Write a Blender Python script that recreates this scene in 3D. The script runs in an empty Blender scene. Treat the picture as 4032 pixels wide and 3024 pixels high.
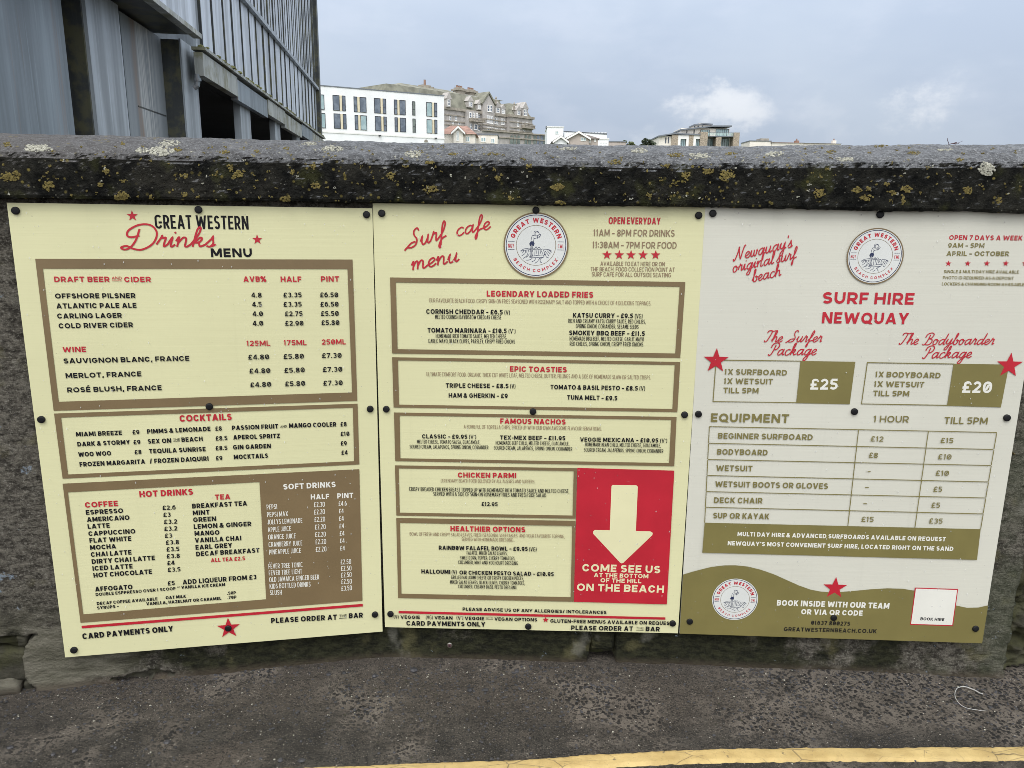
import bpy, bmesh, math, random
from mathutils import Vector, Matrix, noise
from mathutils.bvhtree import BVHTree

random.seed(7)
SC = bpy.context.scene
COL = SC.collection
rad = math.radians

# ------------------------------------------------------------------ camera
EYE = Vector((0.0, 0.0, 1.305))
PITCH, ROLL, FPX = rad(13.101), rad(0.811), 3028.0          # looking down at the wall, 27 mm lens
_fw = Vector((0, math.cos(PITCH), -math.sin(PITCH)))
_up0 = Vector((0, math.sin(PITCH), math.cos(PITCH)))
_rt0 = Vector((1, 0, 0))
CX = math.cos(ROLL) * _rt0 + math.sin(ROLL) * _up0
CU = -math.sin(ROLL) * _rt0 + math.cos(ROLL) * _up0
cam = bpy.data.cameras.new('camera')
cam.sensor_width = 36.0
cam.lens = 36.0 * FPX / 4032
cam.clip_start = 0.05
cam.clip_end = 5000
camo = bpy.data.objects.new('camera', cam)
camo.matrix_world = Matrix(((CX.x, CU.x, -_fw.x, EYE.x), (CX.y, CU.y, -_fw.y, EYE.y), (CX.z, CU.z, -_fw.z, EYE.z), (0, 0, 0, 1)))
COL.objects.link(camo)
SC.camera = camo

# ------------------------------------------------------------------ light
SUN_EL, SUN_AZ = 58.0, 200.0          # a veiled sun behind the viewer
SC.view_settings.view_transform = 'Standard'
SC.view_settings.look = 'None'
SC.view_settings.exposure = 0.0
SC.view_settings.gamma = 1.0
SC.render.resolution_x, SC.render.resolution_y = 1024, 768
SC.cycles.max_bounces = 6
SC.cycles.diffuse_bounces = 3
SC.cycles.filter_width = .85

w = bpy.data.worlds.new('World')
SC.world = w
w.use_nodes = True
nt = w.node_tree
nt.nodes.clear()
N = nt.nodes.new
LK = nt.links.new


def mathn(op, a, b=None, c=None, clamp=False):
    n = N('ShaderNodeMath'); n.operation = op; n.use_clamp = clamp
    for i, v in enumerate((a, b, c)):
        if v is None: continue
        if isinstance(v, (int, float)): n.inputs[i].default_value = v
        else: LK(v, n.inputs[i])
    return n.outputs[0]


def mixc(f, a, b):
    n = N('ShaderNodeMix'); n.data_type = 'RGBA'
    for s, v in ((n.inputs[0], f), (n.inputs[6], a), (n.inputs[7], b)):
        if isinstance(v, (int, float)): s.default_value = v
        elif isinstance(v, tuple): s.default_value = v if len(v) == 4 else (*v, 1)
        else: LK(v, s)
    return n.outputs[2]


def smooth(v, a, b):
    n = N('ShaderNodeMapRange'); n.interpolation_type = 'SMOOTHSTEP'
    LK(v, n.inputs[0]); n.inputs[1].default_value = a; n.inputs[2].default_value = b
    return n.outputs[0]


sky = N('ShaderNodeTexSky'); sky.sky_type = 'NISHITA'; sky.sun_disc = False
sky.sun_elevation = rad(SUN_EL); sky.sun_rotation = rad(SUN_AZ); sky.air_density = 1.0; sky.dust_density = 3.0
tc = N('ShaderNodeTexCoord')
sep = N('ShaderNodeSeparateXYZ'); LK(tc.outputs['Generated'], sep.inputs[0])
zup = mathn('MAXIMUM', sep.outputs[2], 0.0)


def puff(px, py):
    d = (_fw * FPX + CX * (px - 2016) - CU * (py - 1512)).normalized()
    n = N('ShaderNodeVectorMath'); n.operation = 'DOT_PRODUCT'
    LK(tc.outputs['Generated'], n.inputs[0]); n.inputs[1].default_value = d
    return n.outputs['Value']


def wnoise(scale, detail, vec_scale=(1, 1, 2.2), rough=.55):
    m = N('ShaderNodeMapping'); LK(tc.outputs['Generated'], m.inputs[0]); m.inputs['Scale'].default_value = vec_scale
    n = N('ShaderNodeTexNoise'); LK(m.outputs[0], n.inputs['Vector'])
    n.inputs['Scale'].default_value = scale; n.inputs['Detail'].default_value = detail; n.inputs['Roughness'].default_value = rough
    return n.outputs['Fac']


big, fine = wnoise(2.6, 4), wnoise(9.0, 6)
cloud = mixc(smooth(big, .36, .66), (5.08, 5.95, 7.35), (5.85, 6.68, 7.9))      # grey-blue deck, paler where thin
cloud = mixc(mathn('MULTIPLY', smooth(fine, .45, .72), .28), cloud, (7.0, 7.6, 8.8))
wisp = wnoise(17.0, 7, (1, 1, 1.3), .62)
for px, py, ang, k in ((2780, 515, 3.6, .75), (2880, 470, 2.6, .6), (2790, 420, 1.9, .55), (2640, 540, 2.6, .5), (3525, 408, 1.6, .5), (3600, 388, 1.9, .6), (3680, 405, 1.6, .45), (3260, 440, 2.2, .2)):
    e = mathn('ADD', puff(px, py), mathn('MULTIPLY', mathn('SUBTRACT', wisp, .5), .0085 * ang / 4))
    e = mathn('ADD', e, mathn('MULTIPLY', mathn('SUBTRACT', fine, .5), .006 * ang / 4))
    cloud = mixc(mathn('MULTIPLY', smooth(e, math.cos(rad(ang)), 1.0008), k), cloud, (8.6, 9.0, 9.6))
cloud = mixc(mathn('MULTIPLY', mathn('MAXIMUM', smooth(zup, .25, .75), smooth(sep.outputs[1], .3, -.3)), .85), cloud, (7.0, 6.95, 6.8))   # warmer towards the veiled sun
lum = mathn('MULTIPLY_ADD', zup, 1.75, .80)                 # an overcast deck is brightest overhead
back = smooth(sep.outputs[1], .35, -.7)                     # and brighter where the veiled sun stands
lum = mathn('MULTIPLY', lum, mathn('MULTIPLY_ADD', back, .75, 1.0))
cm = N('ShaderNodeVectorMath'); cm.operation = 'SCALE'; LK(cloud, cm.inputs[0]); LK(lum, cm.inputs['Scale'])
bg = N('ShaderNodeBackground'); bg.inputs['Strength'].default_value = 0.1
LK(mixc(.95, sky.outputs[0], cm.outputs[0]), bg.inputs['Color'])
out = N('ShaderNodeOutputWorld'); LK(bg.outputs[0], out.inputs['Surface'])

sun = bpy.data.lights.new('sun', 'SUN'); sun.energy = 1.35; sun.angle = rad(25); sun.color = (1, .965, .91)
suno = bpy.data.objects.new('sun', sun)
_az = rad(SUN_AZ)
_to = Vector((math.sin(_az) * math.cos(rad(SUN_EL)), math.cos(_az) * math.cos(rad(SUN_EL)), math.sin(rad(SUN_EL))))
suno.rotation_euler = _to.to_track_quat('Z', 'Y').to_euler()
COL.objects.link(suno)


# ------------------------------------------------------------------ helpers
def ray(px, py):
    return _fw * FPX + CX * (px - 2016) - CU * (py - 1512)


def at(px, py, Y):                     # the point of the place seen at a pixel of the 4032 x 3024 photograph, Y metres ahead
    d = ray(px, py)
    return EYE + d * (Y / d.y)


def on_ground(px, py, z=0.0):
    d = ray(px, py)
    return EYE + d * ((z - EYE.z) / d.z)


def tag(o, label=None, cat=None, group=None, kind=None):
    if label: o['label'] = label
    if cat: o['category'] = cat
    if group: o['group'] = group
    if kind: o['kind'] = kind
    return o


def empty(name, loc=(0, 0, 0), rz=0.0, **k):
    o = bpy.data.objects.new(name, None); COL.objects.link(o)
    o.empty_display_size = .1
    o.location = loc; o.rotation_euler = (0, 0, rz)
    return tag(o, **k)


class MB:
    """collects shapes and links them as one mesh object"""
    def __init__(s): s.v, s.f, s.mi, s.m = [], [], [], 0
    def vert(s, *p): s.v.append(p if len(p) == 3 else tuple(p[0])); return len(s.v) - 1
    def face(s, idx): s.f.append(list(idx)); s.mi.append(s.m)
    def poly(s, pts): s.face([s.vert(*p) for p in pts])
    def box(s, x0, x1, y0, y1, z0, z1):
        b = len(s.v)
        for z in (z0, z1):
            for x, y in ((x0, y0), (x1, y0), (x1, y1), (x0, y1)): s.v.append((x, y, z))
        for q in ((0, 3, 2, 1), (4, 5, 6, 7), (0, 1, 5, 4), (1, 2, 6, 5), (2, 3, 7, 6), (3, 0, 4, 7)): s.face([b + i for i in q])
        return s
    def hexa(s, p):                    # 8 corners: bottom four, top four
        b = len(s.v); s.v += [tuple(q) for q in p]
        for q in ((0, 3, 2, 1), (4, 5, 6, 7), (0, 1, 5, 4), (1, 2, 6, 5), (2, 3, 7, 6), (3, 0, 4, 7)): s.face([b + i for i in q])
        return s
    def prism(s, outline, y0, y1):     # outline in x-z, extruded along y
        b = len(s.v); n = len(outline)
        for y in (y0, y1):
            for x, z in outline: s.v.append((x, y, z))
        s.face([b + i for i in range(n)]); s.face([b + n + i for i in reversed(range(n))])
        for i in range(n):
            j = (i + 1) % n; s.face([b + j, b + i, b + n + i, b + n + j])
        return s
    def tube(s, pts, r, n=8, closed_ends=True):
        rings = []
        pts = [Vector(p) for p in pts]
        for i, p in enumerate(pts):
            t = (pts[min(i + 1, len(pts) - 1)] - pts[max(i - 1, 0)]).normalized()
            a = t.orthogonal().normalized() if i == 0 else (a - t * a.dot(t)).normalized()
            bb = t.cross(a); rr = r[i] if isinstance(r, (list, tuple)) else r
            rings.append([s.vert(*(p + (a * math.cos(k * 2 * math.pi / n) + bb * math.sin(k * 2 * math.pi / n)) * rr)) for k in range(n)])
        for A, B in zip(rings[:-1], rings[1:]):
            for k in range(n): s.face([A[k], A[(k + 1) % n], B[(k + 1) % n], B[k]])
        if closed_ends: s.face(rings[0][::-1]); s.face(rings[-1])
        return s
    def lathe(s, prof, n=16, axis='z', c=(0, 0, 0)):
        rings = []
        for r, h in prof:
            R = []
            for k in range(n):
                a = 2 * math.pi * k / n
                R.append(s.vert(c[0] + r * math.cos(a), c[1] + r * math.sin(a), c[2] + h) if axis == 'z' else s.vert(c[0] + r * math.cos(a), c[1] - h, c[2] + r * math.sin(a)))
            rings.append(R)
        for A, B in zip(rings[:-1], rings[1:]):
            for k in range(n): s.face([A[k], A[(k + 1) % n], B[(k + 1) % n], B[k]])
        s.face(rings[0][::-1]); s.face(rings[-1])
        return s
    def build(s, name, mats, parent=None, smooth=False, fix=True, **k):
        me = bpy.data.meshes.new(name)
        me.from_pydata(s.v, [], s.f)
        if not isinstance(mats, (list, tuple)): mats = [mats]
        for m in mats: me.materials.append(m)
        me.polygons.foreach_set('material_index', s.mi)
        if smooth: me.polygons.foreach_set('use_smooth', [True] * len(s.f))
        if fix:
            bm = bmesh.new(); bm.from_mesh(me); bmesh.ops.recalc_face_normals(bm, faces=bm.faces); bm.to_mesh(me); bm.free()
        me.update()
        o = bpy.data.objects.new(name, me); COL.objects.link(o)
        if parent: o.parent = parent
        return tag(o, **k)


def copy_tree(o, parent=None):
    c = o.copy(); COL.objects.link(c)
    c.parent = parent
    for ch in [x for x in bpy.data.objects if x.parent == o]: copy_tree(ch, c)
    return c


# ------------------------------------------------------------------ materials
class NT:
    def __init__(s, name):
        s.m = bpy.data.materials.new(name); s.m.use_nodes = True
        s.t = s.m.node_tree; s.b = s.t.nodes['Principled BSDF']
        s.tc = s.t.nodes.new('ShaderNodeTexCoord').outputs['Object']
    def n(s, k): return s.t.nodes.new(k)
    def l(s, a, b): s.t.links.new(a, b)
    def put(s, sock, v):
        if isinstance(v, (int, float)): sock.default_value = v
        elif isinstance(v, tuple): sock.default_value = v if len(v) == len(sock.default_value) else (*v, 1)
        else: s.l(v, sock)
    def noise(s, scale, detail=4, rough=.55, stretch=None, vec=None):
        v = vec or s.tc
        if stretch:
            mp = s.n('ShaderNodeMapping'); s.l(v, mp.inputs[0]); mp.inputs['Scale'].default_value = stretch; v = mp.outputs[0]
        t = s.n('ShaderNodeTexNoise'); s.l(v, t.inputs['Vector'])
        t.inputs['Scale'].default_value = scale; t.inputs['Detail'].default_value = detail; t.inputs['Roughness'].default_value = rough
        return t.outputs['Fac']
    def voro(s, scale, out='Distance', feature='F1', stretch=None, rand=1.0):
        v = s.tc
        if stretch:
            mp = s.n('ShaderNodeMapping'); s.l(v, mp.inputs[0]); mp.inputs['Scale'].default_value = stretch; v = mp.outputs[0]
        t = s.n('ShaderNodeTexVoronoi'); t.feature = feature; s.l(v, t.inputs['Vector'])
        t.inputs['Scale'].default_value = scale; t.inputs['Randomness'].default_value = rand
        return t.outputs[out]
    def math(s, op, a, b=None, clamp=False):
        n = s.n('ShaderNodeMath'); n.operation = op; n.use_clamp = clamp
        s.put(n.inputs[0], a)
        if b is not None: s.put(n.inputs[1], b)
        return n.outputs[0]
    def step(s, v, a, b):
        n = s.n('ShaderNodeMapRange'); n.interpolation_type = 'SMOOTHSTEP'; s.l(v, n.inputs[0]); n.inputs[1].default_value = a; n.inputs[2].default_value = b
        return n.outputs[0]
    def mix(s, f, a, b):
        n = s.n('ShaderNodeMix'); n.data_type = 'RGBA'; s.put(n.inputs[0], f); s.put(n.inputs[6], a); s.put(n.inputs[7], b)
        return n.outputs[2]
    def xyz(s):
        n = s.n('ShaderNodeSeparateXYZ'); s.l(s.tc, n.inputs[0]); return n.outputs
    def bump(s, h, strength=.5, dist=.003, prev=None):
        n = s.n('ShaderNodeBump'); s.l(h, n.inputs['Height']); n.inputs['Strength'].default_value = strength; n.inputs['Distance'].default_value = dist
        if prev: s.l(prev, n.inputs['Normal'])
        return n.outputs[0]
    def done(s, col, rough=.7, normal=None, metal=0.0, spec=.5):
        s.put(s.b.inputs['Base Color'], col); s.put(s.b.inputs['Roughness'], rough); s.b.inputs['Metallic'].default_value = metal
        if spec is not None: s.b.inputs['Specular IOR Level'].default_value = spec
        if normal: s.l(normal, s.b.inputs['Normal'])
        return s.m


def plain(name, col, rough=.6, var=.12, scale=6.0, metal=0.0, spec=.5):
    t = NT(name); f = t.noise(scale, 5)
    a = tuple(c * (1 - var) for c in col); b = tuple(min(1, c * (1 + var)) for c in col)
    return t.done(t.mix(t.step(f, .3, .7), a, b), rough, None, metal, spec)


def board_mat(name, col):
    t = NT(name)
    x, y, z = t.xyz()
    rib2 = t.noise(1.0, 4, .7, (1.2, 1, 130))
    fade = t.noise(2.0, 4)
    dirt = t.step(t.noise(60, 6, .7), .66, .8)
    c = t.mix(t.step(fade, .3, .7), tuple(v * .95 for v in col), col)
    c = t.mix(t.math('MULTIPLY', t.step(rib2, .35, .7), .10), c, tuple(v * .8 for v in col))
    c = t.mix(t.math('MULTIPLY', dirt, .10), c, (.28, .25, .18))
    run = t.noise(1.0, 5, .65, (38, 1, 1.1)); c = t.mix(t.math('MULTIPLY', t.step(run, .56, .74), .13), c, tuple(v * .72 for v in col))
    c = t.mix(t.math('MULTIPLY', t.step(t.noise(150, 4, .6), .70, .76), .5), c, (.16, .14, .10))
    return t.done(c, t.math('ADD', .26, t.math('MULTIPLY', fade, .2)), t.bump(t.math('ADD', rib2, t.math('MULTIPLY', fade, 6.0)), .25, .0012), 0, .45)


M = {}
M['board_cream'] = board_mat('board_cream', (.67, .658, .405))
M['board_white'] = board_mat('board_white', (.62, .617, .545))
M['ink_black'] = plain('ink_black', (.009, .009, .012), .6, .1, 40, 0, .15)
M['ink_red'] = plain('ink_red', (.45, .016, .032), .38, .07, 9)
M['ink_brown'] = plain('ink_brown', (.18, .128, .066), .38, .06, 9)
M['ink_tan'] = plain('ink_tan', (.235, .16, .10), .4, .06, 9)
M['ink_olive'] = plain('ink_olive', (.185, .16, .056), .38, .06, 9)
M['ink_white'] = plain('ink_white', (.72, .72, .67), .38, .03, 9)
M['ink_cream'] = plain('ink_cream', (.70, .675, .43), .36, .03, 9)
M['badge_white'] = plain('badge_white', (.64, .66, .65), .36, .03, 9)
M['ink_navy'] = plain('ink_navy', (.02, .03, .085), .4, .1, 9)
M['cap'] = plain('black_plastic_cap', (.006, .0065, .008), .55, .2, 60, 0, .3)
M['drop'] = None
t = NT('rain_water'); t.b.inputs['Alpha'].default_value = .24
M['drop'] = t.done((.9, .92, .93), .08, None, 0, .8)

# asphalt: worn matrix with dark chips set in it
t = NT('asphalt')
px, py, pz = t.xyz()
near = t.step(py, 1.66, 1.86)                       # dirt washed against the wall foot
worn = t.noise(2.3, 6, .6); mid = t.noise(11, 5, .6); grit = t.noise(260, 4, .7)
zone = t.math('ADD', t.math('MULTIPLY', t.step(t.noise(3.1, 4), .47, .60), 1.0), t.math('MULTIPLY', t.step(px, .35, 1.0), t.step(py, 1.68, 1.80)), True)
def chipset(sc, lo, hi, keep):
    v = t.voro(sc, 'Distance', 'F1'); cc = t.n('ShaderNodeSeparateColor'); t.l(t.voro(sc, 'Color'), cc.inputs[0])
    return t.math('MULTIPLY', t.step(v, hi, lo), t.step(cc.outputs[0], keep, keep + .05)), cc
ca, r1 = chipset(88, .36, .48, .25)
cb_, r2 = chipset(190, .34, .50, .45)
chip = t.math('MAXIMUM', t.math('MULTIPLY', ca, zone), t.math('MULTIPLY', cb_, .75))
base = t.mix(t.step(mid, .3, .7), (.029, .027, .024), (.058, .053, .046))
dust = t.mix(t.step(t.noise(30, 5), .3, .7), (.07, .059, .049), (.118, .098, .08))
base = t.mix(t.math('MULTIPLY', t.math('ADD', t.math('MULTIPLY', near, .6), t.step(worn, .55, .68), True), .75), base, dust)
base = t.mix(t.math('MULTIPLY', zone, .7), base, t.mix(t.step(mid, .35, .65), (.10, .087, .073), (.185, .162, .138)))
base = t.mix(t.math('MULTIPLY', t.step(grit, .54, .68), .7), base, (.23, .205, .17))
chipc = t.mix(r1.outputs[1], (.006, .0065, .008), (.024, .024, .024))
chips = t.math('MULTIPLY', chip, .88)
colr = t.mix(chips, base, chipc)
spk = t.math('MULTIPLY', t.step(t.voro(46, 'Distance'), .10, .05), .8)
colr = t.mix(spk, colr, (.42, .40, .36))
rust = t.math('MULTIPLY', t.step(t.noise(1.3, 3), .64, .74), .35)
colr = t.mix(rust, colr, (.13, .055, .025))
hgt = t.math('ADD', t.math('MULTIPLY', chip, .7), t.math('MULTIPLY', grit, .8))
M['asphalt'] = t.done(colr, t.math('SUBTRACT', .85, t.math('MULTIPLY', chip, .25)), t.bump(t.noise(60, 5, .65), .6, .004, t.bump(hgt, 1.0, .006)), 0, .25)

t = NT('yellow_road_paint')
crack = t.step(t.voro(9, 'Distance', 'DISTANCE_TO_EDGE', (1, 3.2, 1)), .018, .004)
crack = t.math('MULTIPLY', crack, t.step(t.noise(5, 4), .42, .6))
scuff = t.step(t.noise(42, 7, .7), .60, .72); wear = t.step(t.noise(6, 5), .42, .7)
c = t.mix(t.step(t.noise(14, 6, .6), .3, .7), (.42, .30, .115), (.58, .435, .185))
c = t.mix(t.math('MULTIPLY', wear, .35), c, (.36, .27, .12))
c = t.mix(t.math('MULTIPLY', scuff, .9), c, (.10, .085, .06))
c = t.mix(t.math('MULTIPLY', t.step(t.noise(230, 4, .7), .55, .72), .45), c, (.20, .155, .08))
c = t.mix(t.math('MULTIPLY', crack, .7), c, (.12, .095, .06))
M['yellow'] = t.done(c, .72, t.bump(t.math('SUBTRACT', t.noise(160, 5, .7), crack), .6, .003))

# the rendered wall: weathered cement, moss, flecks of old pale-blue paint
t = NT('mossy_render')
x, y, z = t.xyz()
n1, n2, n3 = t.noise(5.5, 6, .6), t.noise(34, 7, .72, (1, 1, 1.8)), t.noise(150, 5, .7)
c = t.mix(t.step(n2, .36, .64), (.035, .031, .026), (.155, .143, .12))
c = t.mix(t.math('MULTIPLY', t.step(n3, .47, .36), .6), c, (.02, .018, .015))
c = t.mix(t.math('MULTIPLY', t.step(n3, .52, .66), .7), c, (.235, .225, .195))
low = t.step(z, .34, .10)                            # moss climbs from the damp foot of the wall
cen = t.math('MULTIPLY', t.step(x, -1.05, -.55), t.step(x, 1.5, .2))
moss = t.math('MULTIPLY', t.math('MULTIPLY', low, t.step(t.math('ADD', n1, t.math('MULTIPLY', cen, .16)), .43, .55)), .93)
mossc = t.mix(t.step(n2, .35, .65), (.006, .007, .0035), (.024, .026, .010))
c = t.mix(moss, c, mossc)
ol = t.step(t.noise(9, 5), .57, .7)
c = t.mix(t.math('MULTIPLY', ol, .55), c, (.13, .12, .058))
green = t.math('MULTIPLY', t.step(x, .9, 1.25), t.step(t.noise(6, 4), .4, .6))
c = t.mix(t.math('MULTIPLY', green, .45), c, (.085, .098, .062))
blue = t.math('MULTIPLY', t.step(t.noise(17, 6, .68), .655, .70), .75)
c = t.mix(blue, c, (.25, .31, .38))
pale = t.math('MULTIPLY', t.step(t.noise(8, 4, .5, (1, 1, .7)), .63, .72), .5)
c = t.mix(pale, c, (.21, .205, .175))
slab = t.math('MULTIPLY', t.math('MULTIPLY', t.step(x, -.98, -1.10), t.step(z, .26, .16)), t.step(t.noise(7, 4, .5, (1, 1, 2)), .36, .5))   # pale bare slate
c = t.mix(t.math('MULTIPLY', slab, .8), c, t.mix(t.step(t.noise(16, 6, .65, (.6, 1, 3)), .35, .65), (.105, .10, .075), (.205, .195, .155)))
foot = t.math('MULTIPLY', t.step(z, .035, .0), .7)
c = t.mix(foot, c, (.085, .066, .05))
h = t.math('ADD', t.math('MULTIPLY', n2, 1.4), t.math('MULTIPLY', n3, .8))
M['render'] = t.done(c, .9, t.bump(h, 1.0, .008), 0, .2)

t = NT('rubble_stone')
n1, n2 = t.noise(9, 6, .6, (1, 1, 2.2)), t.noise(70, 5, .7)
c = t.mix(t.step(n1, .35, .65), (.03, .029, .022), (.088, .083, .064))
c = t.mix(t.math('MULTIPLY', t.step(t.noise(6, 5), .45, .62), .7), c, (.06, .062, .026))
M['rubble'] = t.done(c, .9, t.bump(t.math('ADD', n1, t.math('MULTIPLY', n2, .6)), 1.0, .012), 0, .2)

# cast coping: dark lichen and painted shade on the upright face, wet worn grit and painted sky sheen on the crown
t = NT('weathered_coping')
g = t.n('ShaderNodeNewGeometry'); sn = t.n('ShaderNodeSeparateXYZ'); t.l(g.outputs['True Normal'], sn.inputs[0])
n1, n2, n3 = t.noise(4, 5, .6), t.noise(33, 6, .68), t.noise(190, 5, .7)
shaded_crust = t.mix(t.step(n2, .36, .66), (.005, .0055, .0055), (.021, .021, .018))
shaded_crust = t.mix(t.math('MULTIPLY', t.step(t.noise(7, 6, .62), .5, .68), .5), shaded_crust, (.045, .043, .035))
shaded_crust = t.mix(t.math('MULTIPLY', t.step(n3, .60, .72), .5), shaded_crust, (.085, .08, .062))
shaded_crust = t.mix(t.math('MULTIPLY', t.step(t.noise(12, 5), .56, .68), .5), shaded_crust, (.055, .058, .022))
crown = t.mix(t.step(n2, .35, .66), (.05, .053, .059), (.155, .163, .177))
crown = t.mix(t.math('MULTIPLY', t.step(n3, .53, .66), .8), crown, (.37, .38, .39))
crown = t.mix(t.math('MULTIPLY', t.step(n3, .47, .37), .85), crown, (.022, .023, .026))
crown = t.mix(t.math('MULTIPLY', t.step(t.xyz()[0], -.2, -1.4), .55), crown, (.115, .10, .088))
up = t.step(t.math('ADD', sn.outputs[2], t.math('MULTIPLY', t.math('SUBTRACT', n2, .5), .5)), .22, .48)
c = t.mix(up, shaded_crust, crown)
sy = t.math('MULTIPLY', t.step(t.voro(52, 'Distance', 'F1', None), .24, .13), t.step(t.noise(5, 3), .48, .58))
c = t.mix(t.math('MULTIPLY', sy, .8), c, (.20, .165, .05))
sw = t.math('MULTIPLY', t.step(t.voro(71, 'Distance'), .16, .08), .8)
c = t.mix(t.math('MULTIPLY', sw, .55), c, (.24, .235, .19))
h = t.math('ADD', t.math('MULTIPLY', n2, 1.2), n3)
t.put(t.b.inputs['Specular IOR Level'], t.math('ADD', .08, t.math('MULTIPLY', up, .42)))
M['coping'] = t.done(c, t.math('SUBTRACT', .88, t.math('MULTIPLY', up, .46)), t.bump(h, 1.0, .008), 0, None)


def lichen_mat(name, a, b):
    t = NT(name); n = t.noise(170, 5, .7)
    return t.done(t.mix(t.step(n, .35, .65), a, b), .9, t.bump(n, .8, .003))


M['lichen_pale'] = lichen_mat('pale_lichen', (.25, .25, .205), (.44, .435, .37))
M['lichen_yellow'] = lichen_mat('ochre_lichen', (.10, .078, .02), (.20, .16, .045))


def zinc(name, col, streak=.5, green=0.0, rust=0.0):
    t = NT(name)
    s1, s2 = t.noise(1.0, 6, .6, (5, 5, .35)), t.noise(1.0, 5, .6, (26, 26, .8))
    bl = t.noise(1.7, 5)
    c = t.mix(t.step(s1, .33, .68), tuple(v * .72 for v in col), tuple(v * 1.25 for v in col))
    c = t.mix(t.math('MULTIPLY', t.step(s2, .55, .72), streak), c, tuple(min(1, v * 1.9) for v in col))
    c = t.mix(t.math('MULTIPLY', t.step(bl, .5, .7), .35), c, tuple(v * .7 for v in col))
    if green: c = t.mix(t.math('MULTIPLY', t.step(t.noise(3.2, 6, .65), .46, .6), green), c, (.16, .155, .07))
    if rust: c = t.mix(t.math('MULTIPLY', t.step(t.noise(1.0, 4, .6, (3.2, 3.2, .12)), .58, .66), rust), c, (.24, .15, .10))
    return t.done(c, .48, t.bump(t.noise(3, 3), .15, .02), .15, .5)


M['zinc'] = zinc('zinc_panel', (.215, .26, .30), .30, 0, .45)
M['zinc_light'] = zinc('zinc_panel_pale', (.33, .375, .42), .4)
M['zinc_stain'] = zinc('zinc_panel_stained', (.24, .26, .28), .8, 0, .9)
M['zinc_seam'] = zinc('zinc_standing_seam', (.52, .58, .66), .3)
M['zinc_green'] = zinc('zinc_gutter_mossy', (.36, .385, .37), .5, .7)
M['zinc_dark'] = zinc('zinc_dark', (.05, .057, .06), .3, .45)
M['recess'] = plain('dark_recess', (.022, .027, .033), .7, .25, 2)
M['pvc'] = plain('grey_plastic_pipe', (.42, .43, .42), .4, .1, 10)
M['steel'] = plain('bright_steel', (.62, .60, .56), .25, .1, 80, 1.0)
M['brass'] = plain('yellow_zinc_steel', (.62, .52, .28), .3, .1, 80, 1.0)
M['stone_dark'] = plain('dark_chipping', (.034, .034, .038), .55, .5, 30)
M['twig'] = plain('dry_twig', (.075, .035, .04), .8, .3, 60)
M['plastic'] = plain('clear_plastic', (.40, .41, .40), .25, .1, 30)
M['grass'] = plain('hill_grass', (.055, .075, .03), .95, .35, .2)
M['white_wall'] = plain('white_render', (.90, .92, .95), .75, .06, .35)
M['white_trim'] = plain('white_trim', (.88, .88, .87), .6, .04, 2)
M['cream_wall'] = plain('cream_render', (.84, .80, .73), .8, .08, .5)
M['pink_wall'] = plain('beige_render', (.50, .44, .40), .8, .08, .5)
M['stone_wall'] = plain('grey_dressed_stone', (.425, .405, .39), .85, .16, .6)  # paled in place of haze over the far stone buildings
M['stone_trim'] = plain('stone_trim', (.33, .30, .255), .85, .2, 1.2)
M['slate'] = plain('mossy_slate', (.20, .20, .16), .75, .3, .5)
M['slate_pale'] = plain('grey_slate', (.27, .275, .255), .7, .25, .5)
M['tile'] = plain('red_clay_tile', (.29, .175, .14), .8, .25, 1.2)
M['brown_roof'] = plain('brown_tile', (.16, .135, .12), .8, .2, 1.2)
M['frame_dark'] = plain('dark_frame', (.035, .04, .05), .5, .1, 3)
M['ply'] = plain('pale_yellow_panel', (.74, .67, .50), .6, .05, 2)
M['rubble_cladding'] = plain('brown_stone_cladding', (.37, .315, .25), .85, .35, 4)
M['clay_pot'] = plain('clay_pot', (.28, .17, .13), .8, .15, 3)
M['felt'] = plain('grey_roof_edge', (.17, .19, .22), .6, .1, 2)


def glass(name, a, b, rough=.08):
    t = NT(name); return t.done(t.mix(t.step(t.noise(.9, 3), .4, .6), a, b), rough, None, 0, .6)


M['glass_dark'] = glass('window_glass', (.10, .13, .18), (.17, .21, .27))
M['glass_curtain'] = glass('window_glass_with_pale_curtain', (.30, .43, .47), (.40, .53, .56))
M['glass_green'] = glass('window_glass_greenish', (.12, .15, .14), (.19, .23, .21))
M['leaf'] = plain('bush_leaves', (.045, .062, .035), .7, .4, 3)
M['leaf_pale'] = plain('pale_bush_leaves', (.10, .125, .055), .7, .35, 3)
M['bark'] = plain('bark', (.09, .07, .05), .9, .2, 10)

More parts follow.
